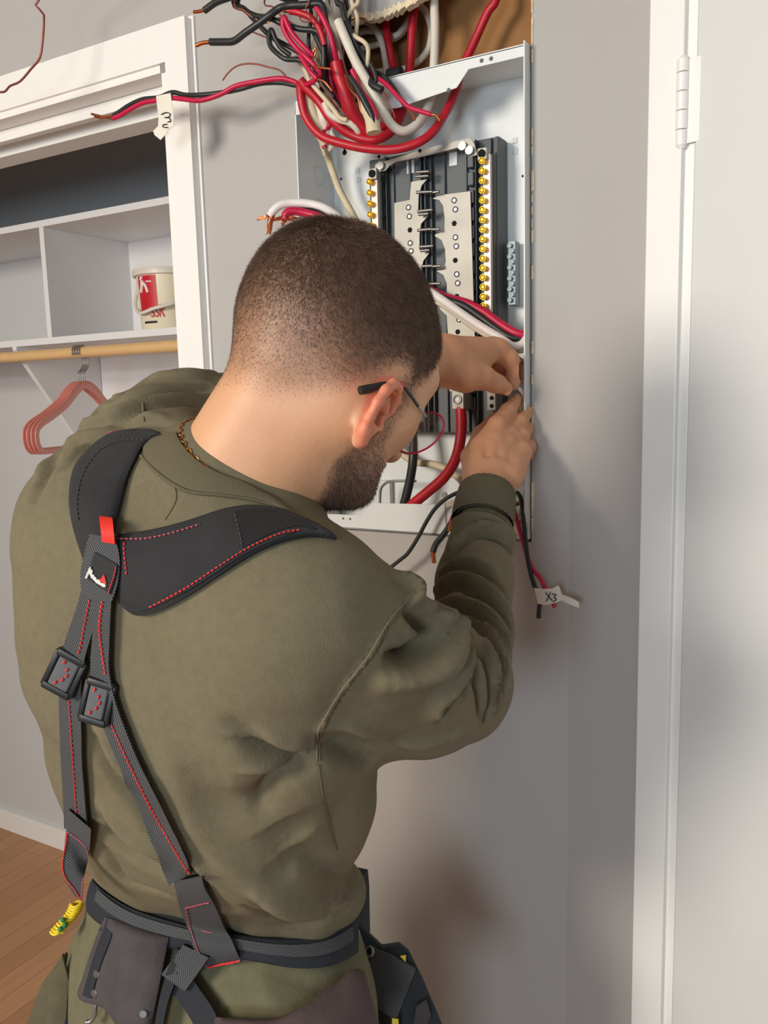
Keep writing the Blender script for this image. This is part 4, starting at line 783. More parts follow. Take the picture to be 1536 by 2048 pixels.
fold(.008, -.005, *xf([(745, 545), (830, 490), (930, 465), (1040, 540), (1120, 640)])); fold(.008, .004, *xf([(765, 505), (850, 455), (940, 440), (1050, 500)]))
fold(.007, -.008, *xf([(800, 440), (880, 350), (950, 305), (1050, 315), (1120, 370), (1150, 410)])); fold(.008, .006, *xf([(830, 370), (900, 310), (970, 275), (1060, 285), (1130, 330)]))
fold(.004, -.006, *xf([(850, 205), (900, 192), (970, 190), (1060, 210), (1150, 290)])); fold(.009, .005, *xf([(845, 240), (930, 218), (1040, 240), (1140, 320)]))
fold(.009, .004, *xf([(160, 1300), (300, 1290), (430, 1345), (600, 1372), (800, 1350), (980, 1270)])); fold(.012, -.010, *xf([(150, 1370), (280, 1390), (420, 1400), (540, 1370)]))
fold(.010, .004, *xf([(760, 1270), (720, 1180), (800, 1040), (900, 920)]))
# armhole and side seams
fold(.0028, .0022, *xf([(138, 1465), (140, 1330), (170, 1260), (260, 1110), (400, 930), (500, 760), (600, 640), (630, 610)])); fold(.0022, -.0020, *xf([(150, 1465), (152, 1335), (184, 1262), (272, 1115), (412, 936), (512, 768), (612, 655)]))
fold(.006, .006, (790, 1150), (815, 1172), (828, 1192), (820, 1215))
# armpit radiating folds
fold(.012, -.009, (632, 1524), (580, 1522), (520, 1500), (470, 1460)); fold(.010, .005, (628, 1500), (570, 1495), (510, 1470)); fold(.012, -.008, (635, 1530), (590, 1555), (540, 1590), (520, 1640)); fold(.005, -.005, (450, 1482), (540, 1512), (630, 1523)); fold(.004, .003, (450, 1476), (540, 1504), (628, 1516)); fold(.004, .003, (480, 1545), (555, 1546), (625, 1532))
fold(.010, -.010, (650, 1524), (690, 1520), (742, 1524)); pass
# back hollows and sweeping folds
fold(.032, -.012, (372, 1530), (405, 1590), (460, 1625), (530, 1610), (590, 1570)); fold(.034, -.010, (560, 1660), (600, 1700)); fold(.016, .008, (340, 1520), (370, 1610), (430, 1700), (520, 1770), (610, 1800), (690, 1795))
fold(.010, .005, (300, 1560), (350, 1650), (430, 1750), (520, 1810)); fold(.014, -.007, (250, 1560), (310, 1660), (380, 1760), (450, 1815))
fold(.010, -.006, (205, 1640), (250, 1700), (320, 1745), (345, 1755)); fold(.008, .004, (205, 1610), (260, 1670), (330, 1720)); fold(.009, -.006, (190, 1480), (225, 1560), (270, 1620), (320, 1680)); fold(.008, .004, (200, 1460), (245, 1540), (300, 1600))
fold(.010, -.005, (205, 1700), (250, 1760), (330, 1790)); fold(.016, -.012, (560, 1745), (610, 1728), (650, 1740), (672, 1762), (700, 1770)); fold(.012, .009, (520, 1775), (570, 1790), (640, 1790), (700, 1785))
fold(.008, -.007, (500, 1812), (560, 1835), (630, 1840), (690, 1815)); fold(.018, -.006, (690, 1600), (680, 1660), (700, 1720))
# left shoulder folds
for q in ([(80, 960), (112, 905), (160, 865), (210, 846), (275, 827)], [(60, 1020), (100, 935), (150, 890), (205, 864), (270, 843), (330, 850)], [(150, 845), (200, 815), (270, 795), (345, 782), (420, 775)], [(230, 840), (290, 812), (363, 803), (430, 806)], [(210, 800), (280, 775), (350, 762), (430, 757)], [(130, 930), (175, 890), (230, 868)]):
    fold(.0075, -.0075, *q); fold(.007, .0045, *[(x-3, y-13) for x, y in q])
def press(V, Q, N, bvh, folds, dflt=.8):
    D = np.zeros(len(V)); view = CAM-V; view /= np.linalg.norm(view, axis=1)[:, None]; fac = np.clip((N*view).sum(1)*3+.45, 0, 1)
    for pts, w_, a_ in folds:
        pp_ = resample(np.array(pts, float), 5.0); S_ = np.array([hit(bvh, x, y, dflt)[0] for x, y in pp_]); tp = np.sin(np.pi*np.clip(np.linspace(0, 1, len(S_))*.86+.07, 0, 1))**.6
        m_ = np.where(((V > S_.min(0)-3*w_) & (V < S_.max(0)+3*w_)).all(1))[0]
        best = np.full(len(m_), 9.); tb = np.zeros(len(m_))
        for i in range(len(S_)):
            d_ = ((V[m_]-S_[i])**2).sum(1); c_ = d_ < best; best[c_] = d_[c_]; tb[c_] = tp[i]
        D[m_] += a_*np.exp(-best/(w_*w_))*tb
    D *= fac; return V+N*D[:, None]
SV = press(SV, SQ, SN, bvh, folds)
# fine random rumpling
def rumple(V, N, amp, f):
    r_ = np.random.default_rng(3); out = np.zeros(len(V))
    for k in range(9): w_ = r_.normal(0, 1, 3); w_ /= np.linalg.norm(w_); out += np.sin((V@w_)*f*(1+k*.35)+r_.uniform(0, 6.28))/(1+k*.6)
    return V+N*(out*amp)[:, None]
SV = rumple(SV, SN, .0007, 55); SN = vnormals(SV, SQ); sbvh = bvh_of(SV, SQ)
# trousers
def pants():
    v = Vol(np.minimum(PEL, [p for g in LG for p in g]).min(0)-.2 if False else allp.min(0)-.2, allp.max(0)*[1, 1, 0]+np.array([.25, .25, 1.35]), .006)
    v.chain([P(300, 1780, .93), P(330, 1900, .95), P(340, 2000, .97)], [.066, .078, .085], .05); v.chain([P(560, 1800, .92), P(555, 1930, .93), P(545, 2060, .95)], [.066, .082, .092], .05); v.cone(P(430, 1790, .92), P(440, 2020, .93), .075, .095, .06)
    for h_, kn, an in LG: v.chain([h_+[0, 0, .02], kn, an+[0, 0, .0]], [.098, .074, .062], .05)
    return v.mesh(3)
TV, TQ = pants(); TN = vnormals(TV, TQ); tb_ = bvh_of(TV, TQ)
tf_ = [([(180, 1860), (220, 1960), (260, 2040)], .008, .003), ([(560, 1950), (640, 1975), (690, 1960)], .008, -.004), ([(520, 1950), (540, 2000), (600, 2030)], .009, .004), ([(165, 1900), (185, 1960), (235, 2010)], .006, -.004), ([(430, 1960), (470, 1990), (540, 2000)], .007, .003)]
TV = press(TV, TQ, TN, tb_, tf_); TV = rumple(TV, TN, .0008, 50); TN = vnormals(TV, TQ); tbvh = bvh_of(TV, TQ)
# ---- assemble the person: one body mesh, clothing and hair as children
def sst(x, a, b): t_ = np.clip((x-a)/(b-a), 0, 1); return t_*t_*(3-2*t_)
def scalp_mask(V):
    r, f, u = hloc(V); ar = np.abs(r)
    line = np.interp(f, [-.12, -.05, -.03, -.012, .004, .020, .030, .045, .060, .085], [-.110, -.104, -.088, -.060, -.030, -.028, -.040, -.020, .022, .050])
    m_ = sst(u-line, -.004, .030); return m_*(u > -.12)
def beard_mask(V):
    r, f, u = hloc(V); ar = np.abs(r)
    top = np.interp(f, [.012, .022, .034, .05, .07, .10], [-.03, -.035, -.052, -.078, -.086, -.088]); bot = np.interp(f, [0, .02, .05, .10], [-.092, -.112, -.142, -.175])
    side = sst(f, .012, .022)*(1-sst(u-top, -.012, .008))*sst(u-bot, -.012, .010)
    burn = sst(f, .014, .020)*(1-sst(f, .034, .044))*sst(u, -.075, -.06)*(1-sst(u, -.03, -.015))
    must = (f > .085)*(ar < .03)*sst(u, -.080, -.074)*(1-sst(u, -.068, -.062))
    return np.clip(np.maximum(np.maximum(side, burn*.8), must), 0, 1)
blocks = [(HV, HQ), (CV, CQ), (RV, RQ), (LV, LQ)]; off = 0; AV = []; AQ = []
for V_, Q_ in blocks: AV.append(V_); AQ.append(Q_+off); off += len(V_)
AV = np.concatenate(AV); AQ = np.concatenate(AQ); nh = len(HV)
me = fastmesh('person', AV, AQ); sc_ = np.zeros(len(AV)); bl_ = np.zeros(len(AV)); r, f, u = hloc(HV)
isear = (((f-.009)/.021)**2+((u+.070)/.033)**2 < 1) & (np.abs(r) > .0765)
sm = scalp_mask(HV); bmk = beard_mask(HV); sm[isear] = 0; bmk[isear] = 0
fade = sst(u, -.10, .01); sc_[:nh] = np.maximum(sm*(.48+.52*fade), bmk*(.30+.55*sst(-u, .07, .125)))
bl_[:nh] = isear*.8+np.exp(-((f+.022)**2+(u+.055)**2+(np.abs(r)-.068)**2)/.00022)*.5
hv = np.r_[np.zeros(nh+len(CV)), np.ones(len(RV)+len(LV))]; bl_ += hv*.12
attr(me, 'scalp', sc_); attr(me, 'blush', np.clip(bl_, 0, 1))
person = link('person', me, M['skin']); tag(person, 'person in an olive sweatshirt and glasses wiring the panel, seen from behind', 'person')
sw = link('sweatshirt', fastmesh('sweatshirt', SV, SQ), M['olive'], person)
tr = link('trousers', fastmesh('trousers', TV, TQ), M['trouser'], person)
for h_, kn, an in LG:     # work boots on the floor
    v = Vol(an-np.array([.10, .10, .14]), an+np.array([.10, .22, .10]), .004); v.cone(an+[0, 0, .04], an+[0, -.01, -.04], .052, .05, .03); v.cone(an+[0, -.02, -.048], an+[0, .14, -.055], .042, .040, .03)
    V_, Q_ = v.mesh(2); V_[:, 2] = np.maximum(V_[:, 2], .001); link('boot', fastmesh('boot', V_, Q_), M['buckle'], person)
# collar and cuffs: knitted bands
def bandring(name, c0, c1_, r0, r1, m, par, thick=.0035, squash=1.0, refx=None, flare=0):
    c0 = np.array(c0); c1_ = np.array(c1_); ax = c1_-c0; L_ = np.linalg.norm(ax); ax /= L_
    e1 = (refx if refx is not None else RM[:, 0]); e1 = e1-ax*ax.dot(e1); e1 /= np.linalg.norm(e1); e2 = np.cross(ax, e1); n = 64; th = np.arange(n)*2*math.pi/n; prof = []
    for t_ in np.linspace(0, 1, 7): prof.append((t_*L_, r0+(r1-r0)*t_+.0012*math.sin(t_*math.pi)))
    prof.append((L_+.0015, r1-thick*.5))
    for t_ in np.linspace(1, 0, 7): prof.append((t_*L_, r0+(r1-r0)*t_-thick))
    V_ = np.concatenate([c0+ax*z+(np.cos(th)[:, None]*e1+np.sin(th)[:, None]*e2*squash)*(rr+.0004*np.cos(th*32)[:, None]) for z, rr in prof])
    Q_ = np.array([(i*n+j, i*n+(j+1) % n, (i+1)*n+(j+1) % n, (i+1)*n+j) for i in range(len(prof)-1) for j in range(n)]); return link(name, fastmesh(name, V_, Q_), m, par)
NA = (NT-NB)/np.linalg.norm(NT-NB)
wa = P(975, 978, 1.03)-P(962, 1062, .985)
bandring('cuff', P(964, 1048, .990), P(974, 985, 1.022), .0375, .0350, M['olived'], person, .004)
# ---- hair and beard strands
def strands_on(V, Q, mask, n, length, lean, name, m, wid=.00036, flow=None):
    tri = np.concatenate([Q[:, [0, 1, 2]], Q[:, [0, 2, 3]]]); A_, B_, C_ = V[tri[:, 0]], V[tri[:, 1]], V[tri[:, 2]]; ar = np.linalg.norm(np.cross(B_-A_, C_-A_), axis=1)
    mk = mask[tri].mean(1); pr = ar*mk; pr /= pr.sum(); k = rng.choice(len(tri), n, p=pr); u_ = rng.random((n, 2)); fl = u_.sum(1) > 1; u_[fl] = 1-u_[fl]
    Pn = A_[k]+(B_[k]-A_[k])*u_[:, :1]+(C_[k]-A_[k])*u_[:, 1:]; N_ = np.cross(B_[k]-A_[k], C_[k]-A_[k]); N_ /= np.linalg.norm(N_, axis=1)[:, None]+1e-12
    mm = mk[k]; r, f, u = hloc(Pn)
    fl_ = flow(r, f, u) if flow else np.tile(-HU, (n, 1)); fl_ = fl_-N_*(fl_*N_).sum(1)[:, None]; fl_ /= np.linalg.norm(fl_, axis=1)[:, None]+1e-9
    D_ = N_*(1-lean)+fl_*lean+rng.normal(0, .16, (n, 3)); D_ /= np.linalg.norm(D_, axis=1)[:, None]; L_ = length(r, f, u, mm)*rng.uniform(.7, 1.2, n)
    tip = Pn+D_*L_[:, None]+fl_*(L_*.15)[:, None]; toc = CAM-Pn; toc = rng.normal(0, 1, (n, 3)); w_ = np.cross(D_, toc); w_ /= np.linalg.norm(w_, axis=1)[:, None]+1e-9; w_ *= wid/2
    base = Pn-N_*.0005; VV = np.stack([base-w_, base+w_, tip], 1).reshape(-1, 3); TT = np.arange(3*n).reshape(-1, 3); return link(name, fastmesh(name, VV, TT), m, person)
def flow_s(r, f, u):     # growth away from the crown
    c = np.array([.012, -.060, .062]); d = np.stack([r-c[0], f-c[1], u-c[2]], 1); d /= np.linalg.norm(d, axis=1)[:, None]+1e-6
    sw_ = np.stack([-d[:, 1], d[:, 0], 0*r], 1)*.4; d = d+sw_*np.exp(-((f+.06)**2+r**2)/.002)[:, None]; return d[:, :1]*HR+d[:, 1:2]*HF+d[:, 2:]*HU
hairo = strands_on(HV, HQ, sm*(.25+.75*fade), 120000, lambda r, f, u, m_: .0020+.0050*sst(u, -.085, .055)*1.0, .70, 'hair', M['hairm'], flow=flow_s); hairo['kind'] = 'stuff'
bo = strands_on(HV, HQ, bmk, 14000, lambda r, f, u, m_: .0018+.0042*sst(-u, .075, .135), .55, 'beard', M['beardm'], flow=lambda r, f, u: np.tile(-HU*.8+HF*.5, (len(r), 1))); bo['kind'] = 'stuff'
eb = np.exp(-((u_ := hloc(HV)[2])-.004)**2/.00001)*(hloc(HV)[1] > .07)*(np.abs(hloc(HV)[0]) > .014)*(np.abs(hloc(HV)[0]) < .048)
strands_on(HV, HQ, eb, 1500, lambda r, f, u, m_: .006+0*r, .8, 'eyebrows', M['beardm'], flow=lambda r, f, u: np.sign(r)[:, None]*HR)['kind'] = 'stuff'
for s in (-1, 1):
    mb = MB(); V_, Q_ = lathe([(.0001, -.0105), (.006, -.0085), (.0095, -.004), (.0105, 0), (.0095, .004), (.006, .0085), (.0001, .0105)], np.zeros(3), 20); V_ = V_@np.array([HR, HU, HF]) if False else (V_[:, :1]*HR+V_[:, 1:2]*HU+V_[:, 2:]*HF); mb.add(V_+HL(s*.031, .082, -.018), Q_); ey = mb.build('eye', M['eyew'], person, smooth=True)
    mb = MB(); mb.cyl(HL(s*.030, .0915, -.020), HF, .0045, .0012, 18, .003); mb.build('iris', M['eyed'], ey, smooth=True)
# necklace
mb = MB(); cN = NB+NA*.036
e1 = RM[:, 0]-NA*NA.dot(RM[:, 0]); e1 /= np.linalg.norm(e1); e2 = np.cross(NA, e1)
for i in range(72):
    a = i*2*math.pi/72; c = cN+NA*.004*math.sin(a)+(e1*math.cos(a)+e2*math.sin(a))*.0585; tdir = -e1*math.sin(a)+e2*math.cos(a); o_ = NA if i % 2 else (e1*math.cos(a)+e2*math.sin(a))
    mb.tube([c+tdir*.0034*math.cos(q)+o_*.0018*math.sin(q) for q in np.linspace(0, 2*math.pi, 9)], .0006, 5, False, 1)
nk = mb.build('necklace', M['gold'], smooth=True); tag(nk, 'thin gold chain necklace just inside the sweatshirt collar', 'necklace')
# glasses
def solve_fu(px, py, r0):
    k = ray(px, py); A_ = np.stack([HF, HU, -k], 1); f0, u0, _ = np.linalg.solve(A_, CAM-HC-HR*r0); return (r0, f0, u0)
TL = [solve_fu(720, 781, .0800), solve_fu(745, 776, .0820), solve_fu(768, 768, .0855), solve_fu(786, 765, .0865), solve_fu(803, 768, .0845), solve_fu(818, 786, .081), solve_fu(836, 812, .077), solve_fu(852, 833, .072)]
gl = tag(empty('eyeglasses', HL(0, .1, -.02)), 'thin eyeglasses with red and black temple hooked over the right ear', 'glasses')
for s in (1, -1):
    tp_ = [HL(s*r0, f0, u0) for r0, f0, u0 in TL]
    pp_ = smooth_path(tp_, 6); mb = MB(); mb.tube(pp_[:14], [.0034, .0036, .0028, .0018], 12, True, 1); mb.build('temple_tip', M['buckle'], gl, smooth=True)
    mb = MB(); mb.tube(pp_[13:27], [.0016, .0016], 10, True, 1); mb.build('temple', M['pink'], gl, smooth=True)
    mb = MB(); mb.tube(pp_[26:37], [.0017, .0014], 10, True, 1); mb.build('temple', M['black'], gl, smooth=True)
    mb = MB(); mb.tube(pp_[36:], [.0010, .0010], 10, True, 1); mb.build('hinge', M['steel'], gl, smooth=True)
    rim = [HL(s*(.036+.031*math.cos(a)), .104-.006*math.cos(a)*1.0, TL[-1][2]+.003+.022*math.sin(a)) for a in np.linspace(0, 2*math.pi, 40)]
    mb = MB(); mb.tube(rim, .0009, 8, False, 1); mb.build('rim', M['pink'] if s > 0 else M['black'], gl, smooth=True)
    c_ = np.mean(rim[:-1], axis=0); rr_ = np.array(rim[:-1]); n_ = len(rr_); mb = MB(); V_ = np.concatenate([rr_*.99+c_*.01+HF*.0004, rr_*.99+c_*.01-HF*.0004]); Fk = [tuple(range(n_)), tuple(range(2*n_-1, n_-1, -1))]+[(i, (i+1) % n_, (i+1) % n_+n_, i+n_) for i in range(n_)]; mb.add(V_, Fk); mb.build('lens', M['lens'], gl)
mb = MB(); mb.tube([HL(-.006, .109, TL[-1][2]-.008), HL(0, .112, TL[-1][2]-.004), HL(.006, .109, TL[-1][2]-.008)], .0011, 8); mb.build('bridge', M['steel'], gl, smooth=True)
# ================================================================== HARNESS, BELT, POUCHES
class Multi:
    def __init__(s, *b): s.b = b
    def ray_cast(s, o, d):
        h = [x for x in (q.ray_cast(o, d) for q in s.b) if x[0] is not None]; return min(h, key=lambda x: x[3]) if h else (None, None, None, None)
    def find_nearest(s, o): return min((q.find_nearest(o) for q in s.b), key=lambda x: x[3])
def rib(name, L_, R_, m, par, bv, off, th, nu=None, nv=9, dflt=.8, bulge=0.0, uvs=1.0):
    """a strap lying on the clothes: L_ and R_ are its two edges"""
    ln = np.linalg.norm(np.diff(np.array(L_, float), axis=0), axis=1).sum(); nu = nu or max(int(ln/7), 6)
    def even(p): q = smooth_path(np.array(p, float), 10); s = np.r_[0, np.cumsum(np.linalg.norm(np.diff(q, axis=0), axis=1))]; return np.stack([np.interp(np.linspace(0, s[-1], nu), s, q[:, i]) for i in range(2)], 1)
    a, b = even(L_), even(R_); T = []; Nn = []
    for i in range(nu):
        for j in range(nv):
            p = a[i]+(b[i]-a[i])*j/(nv-1); h_, n_ = hit(bv, p[0], p[1], dflt); T.append(h_); Nn.append(n_ if n_.dot(CAM-h_) > 0 else -n_)
    T = np.array(T).reshape(nu, nv, 3); Nn = np.array(Nn).reshape(nu, nv, 3); vw = CAM-T; vw /= np.linalg.norm(vw, axis=2)[..., None]; Nn = Nn*.4+vw*.6
    for _ in range(6):
        for A_ in (T, Nn):
            B_ = A_.copy(); B_[1:-1] = (A_[:-2]+A_[2:]+2*A_[1:-1])/4; B_[:, 1:-1] = (B_[:, :-2]+B_[:, 2:]+2*B_[:, 1:-1])/4; A_[:] = B_
    Nn /= np.linalg.norm(Nn, axis=2)[..., None]; e = np.sin(np.linspace(0, np.pi, nv))**.5; eu = np.minimum(1, np.sin(np.linspace(0, np.pi, nu))*6)**.5 if bulge else np.ones(nu)
    top = T+Nn*(off+th+bulge*e[None, :, None]*eu[:, None, None]); bot = T+Nn*(off-.002); k = nu*nv; V_ = np.concatenate([top.reshape(-1, 3), bot.reshape(-1, 3)]); Fk = []
    for i in range(nu-1):
        for j in range(nv-1): q = i*nv+j; Fk += [(q, q+nv, q+nv+1, q+1), (q+k, q+1+k, q+nv+1+k, q+nv+k)]
    bd = [(0, j) for j in range(nv)]+[(i, nv-1) for i in range(1, nu)]+[(nu-1, j) for j in range(nv-2, -1, -1)]+[(i, 0) for i in range(nu-2, 0, -1)]; ix = [i*nv+j for i, j in bd]
    Fk += [(ix[i], ix[(i+1) % len(ix)], ix[(i+1) % len(ix)]+k, ix[i]+k) for i in range(len(ix))]
    su_ = np.r_[0, np.cumsum(np.linalg.norm(np.diff(T[:, nv//2], axis=0), axis=1))]; sv_ = np.linspace(0, 1, nv)*np.linalg.norm(T[nu//2, 0]-T[nu//2, -1]); uv = np.stack(np.meshgrid(su_, sv_, indexing='ij'), -1).reshape(-1, 2); uv = np.concatenate([uv, uv])*uvs
    me_ = mkmesh(name, V_, Fk, True, uv); bm = bmesh.new(); bm.from_mesh(me_); bmesh.ops.recalc_face_normals(bm, faces=bm.faces[:]); bm.to_mesh(me_); bm.free(); me_.set_sharp_from_angle(angle=math.radians(50)); o_ = link(name, me_, m, par); return o_, bvh_of(top.reshape(-1, 3), np.array([f_ for f_ in Fk[::2][:(nu-1)*(nv-1)]]))
def ribc(name, pts, w_, m, par, bv, off, th, **kw):
    """strap from a centre line of (x, y) with width in pixels"""
    p = smooth_path(np.array([q[:2] for q in pts], float), 4); ws = np.interp(np.linspace(0, 1, len(p)), np.linspace(0, 1, len(pts)), [q[2] if len(q) > 2 else w_ for q in pts]); t_ = np.gradient(p, axis=0); t_ /= np.linalg.norm(t_, axis=1)[:, None]; n_ = np.stack([-t_[:, 1], t_[:, 0]], 1)*ws[:, None]/2
    return rib(name, p+n_, p-n_, m, par, bv, off, th, **kw)
def stitches(name, pts, m, par, bv, lift=.0008, dash=5.5, gap=4.0, r_=.0007, d_=.8):
    p = smooth_path(np.array(pts, float), 10); s = np.r_[0, np.cumsum(np.linalg.norm(np.diff(p, axis=0), axis=1))]; mb = MB(); x = 0
    while x < s[-1]:
        q = [np.array([np.interp(min(x+dash*k/2, s[-1]), s, p[:, i]) for i in range(2)]) for k in range(3)]; w3 = []
        for a in q: h_, n_ = hit(bv, a[0], a[1], d_); n_ = n_ if n_.dot(CAM-h_) > 0 else -n_; w3.append(h_+n_*lift)
        if np.linalg.norm(w3[2]-w3[0]) < .02: mb.tube(w3, r_, 5, True, 1)
        x += dash+gap
    if mb.n: return mb.build(name, m, par, smooth=True)
neckb = Multi(sbvh, bvh_of(HV, HQ))
col_, bcol = rib('collar', [(318, 868), (290, 890), (286, 912), (312, 938), (347, 965), (383, 982), (436, 988), (500, 997), (545, 1010), (580, 1036)], [(352, 866), (358, 880), (368, 896), (392, 921), (436, 947), (480, 963), (516, 981), (547, 995), (562, 1008), (590, 1030)], M['olived'], person, neckb, .0008, .0034, nv=9, dflt=.7, bulge=.0012, uvs=1)
def seam(pts, r_=.0011, m='olive', par=None, bv=None, lift=.0003, d_=.8):
    mb = MB(); q = resample(np.array(pts, float), 6.0); w3 = []
    for x, y in q: h_, n_ = hit(bv or sbvh, x, y, d_); n_ = n_ if n_.dot(CAM-h_) > 0 else -n_; w3.append(h_+n_*lift)
    w3 = np.array(w3); w3[1:-1] = (w3[:-2]+2*w3[1:-1]+w3[2:])/4; mb.tube(w3, r_, 6, True, 1); return mb.build('seam', M[m], par or sw, smooth=True)
seam([(284, 914), (310, 941), (345, 968), (381, 985), (436, 991), (500, 1000), (545, 1013), (572, 1030)], .0016, 'olived', col_, neckb, .0015)
for dx in (0, 5): seam([(x+dx, y) for x, y in xf([(138, 1465), (140, 1330), (170, 1260), (260, 1110), (400, 930), (500, 760), (600, 640), (630, 600)])], .0011 if dx == 0 else .0008)
seam([(637, 1530), (641, 1560), (650, 1610), (662, 1660), (672, 1700)], .0009, 'olived')
seam([(348, 968), (352, 1000), (330, 1040)], .0007); seam([(285, 805), (288, 842)], .0012)
hs = tag(empty('work_suspenders', P(215, 1130, .66)), 'black padded work suspenders with red stitching worn over the olive sweatshirt', 'suspenders')
# shoulder pads
def pad(L_, R_, st):
    o_, bv = rib('shoulder_pad', L_, R_, M['pad'], hs, sbvh, .002, .003, bulge=.0065, nv=15); return o_, bv
padL, bL = pad([(172, 1125), (150, 1060), (140, 1000), (150, 935), (182, 893), (225, 868), (275, 862), (318, 868)], [(222, 1105), (232, 1052), (243, 1005), (255, 960), (272, 922), (288, 895), (305, 880), (326, 874)], 0)
padR, bR = pad([(226, 1070), (262, 1068), (320, 1058), (390, 1038), (450, 1018), (510, 1012), (570, 1024), (620, 1046), (668, 1074)], [(240, 1205), (275, 1232), (320, 1222), (375, 1194), (440, 1152), (510, 1108), (565, 1085), (620, 1074), (672, 1080)], 0)
rib('mesh_panel', [(470, 1022), (515, 1016), (570, 1030), (625, 1053)], [(484, 1096), (540, 1068), (590, 1052), (632, 1060)], M['mesh'], padR, bR, .0004, .0006)
rib('pad_binding', [(262, 1222), (300, 1216), (375, 1180), (440, 1138), (510, 1096), (590, 1064)], [(278, 1234), (322, 1226), (382, 1194), (446, 1152), (516, 1108), (596, 1076)], M['bind'], padR, bR, .0003, .0010, nv=4)
stitches('stitching', [(232, 1078), (290, 1078), (340, 1068), (400, 1050)], M['stitchp'], padR, bR); stitches('stitching', [(300, 1214), (372, 1176), (436, 1134), (500, 1094), (560, 1068), (600, 1060)], M['stitch'], padR, bR)
stitches('stitching', [(470, 1030), (478, 1060), (485, 1092)], M['suede'], padR, bR); stitches('stitching', [(249, 1086), (250, 1110), (254, 1150)], M['stitch'], padR, bR)
stitches('stitching', [(158, 1040), (155, 1000), (166, 950), (195, 906), (232, 884), (275, 880), (292, 884)], M['suede'], padL, bL, r_=.0005)
stitches('stitching', [(258, 970), (276, 920), (292, 893), (310, 878)], M['stitchp'], padL, bL)
# straps
def strap(pts, w_, seg): return ribc('strap', pts, w_, M['web'], hs, sbvh, .0075, .0018, nv=7)
sL, bsL = strap([(196, 1165, 44), (182, 1215, 44), (166, 1265, 46), (152, 1310, 46), (147, 1370, 44), (148, 1440, 42), (151, 1520, 40), (156, 1590, 42), (160, 1650, 44)], 44, 0)
sR, bsR = strap([(214, 1165, 38), (212, 1220, 32), (208, 1280, 36), (206, 1340, 38), (220, 1410, 40), (248, 1490, 42), (282, 1570, 44), (322, 1660, 48), (366, 1752, 52)], 44, 0)
stitches('stitching', [(184, 1180), (174, 1230), (162, 1290), (158, 1306)], M['stitch'], sL, bsL); stitches('stitching', [(138, 1392), (142, 1450), (148, 1540), (154, 1628)], M['stitch'], sL, bsL)
stitches('stitching', [(206, 1200), (200, 1255), (205, 1305), (212, 1350)], M['stitch'], sR, bsR, r_=.0010); stitches('stitching', [(224, 1450), (256, 1520), (300, 1610), (345, 1690), (378, 1745)], M['stitch'], sR, bsR, r_=.0009)
# junction, logo patch, red loop
jn, bj = rib('yoke_webbing', [(188, 1072), (177, 1112), (169, 1160), (178, 1194)], [(236, 1080), (248, 1115), (246, 1160), (232, 1202)], M['web'], hs, sbvh, .0105, .0020)
pt, bp_ = rib('logo_patch', [(190, 1104), (182, 1130), (174, 1156)], [(236, 1130), (231, 1160), (221, 1188)], M['pad'], jn, bj, .0006, .0012, nv=7)
def on_patch(x, y, l): h_, n_ = hit(bp_, x, y); w_ = CAM-h_; w_ /= np.linalg.norm(w_); return h_+w_*l
mb = MB(); tri = [on_patch(*q, .0008) for q in ((198, 1162), (213, 1168), (208, 1149))]; nn = CAM-tri[0]; nn /= np.linalg.norm(nn); mb.prism(tri, nn, .0006); mb.build('triangle_logo', M['redloop'], pt)
mb = MB()
base_ = smooth_path(np.array([(179, 1134), (181, 1146), (188, 1157), (198, 1166), (211, 1173)], float), 6)
for k in range(0, len(base_)-2, 2):
    a, c = base_[k], base_[k+2]; t_ = (c-a)/np.linalg.norm(c-a); n2 = np.array([t_[1], -t_[0]])*(3.4+1.6*math.sin(k*2.1))
    mb.tube([on_patch(*(a-n2*.6), .0014), on_patch(*(a+n2*.9), .0014), on_patch(*(c+n2*(.1 if k % 4 else .8)), .0014)], .00075, 5, True, 1)
mb.tube([on_patch(*q, .0012) for q in base_[::3]], .0010, 6, True, 2)
mb.build('white_lettering', M['silk'], pt, smooth=True)
stitches('stitching', [(194, 1096), (232, 1128), (218, 1186)], M['stitch'], pt, bp_, gap=1.5, r_=.0005)
mb = MB(); A_, B_, C_, D_ = [hit(sbvh, *q, .7)[0] for q in ((204, 1084), (229, 1088), (224, 1036), (198, 1032))]; up = (D_-A_); to = CAM-A_; to /= np.linalg.norm(to); g = []
for t_ in np.linspace(0, 1, 9): o_ = to*(.016+.006*math.sin(t_*math.pi)); g.append([A_+(D_-A_)*t_+o_, B_+(C_-B_)*t_+o_])
g = np.array(g); k = 9; V_ = np.concatenate([g.reshape(-1, 3), g.reshape(-1, 3)-to*.003]); mb.add(V_, [(2*i, 2*i+1, 2*i+3, 2*i+2) for i in range(8)]+[(2*i+18, 2*i+20, 2*i+21, 2*i+19) for i in range(8)]+[(2*i, 2*i+2, 2*i+20, 2*i+18) for i in range(8)]+[(2*i+1, 2*i+19, 2*i+21, 2*i+3) for i in range(8)]+[(0, 18, 19, 1), (16, 17, 35, 34)]); mb.build('pull_loop', M['redloop'], hs, smooth=True)
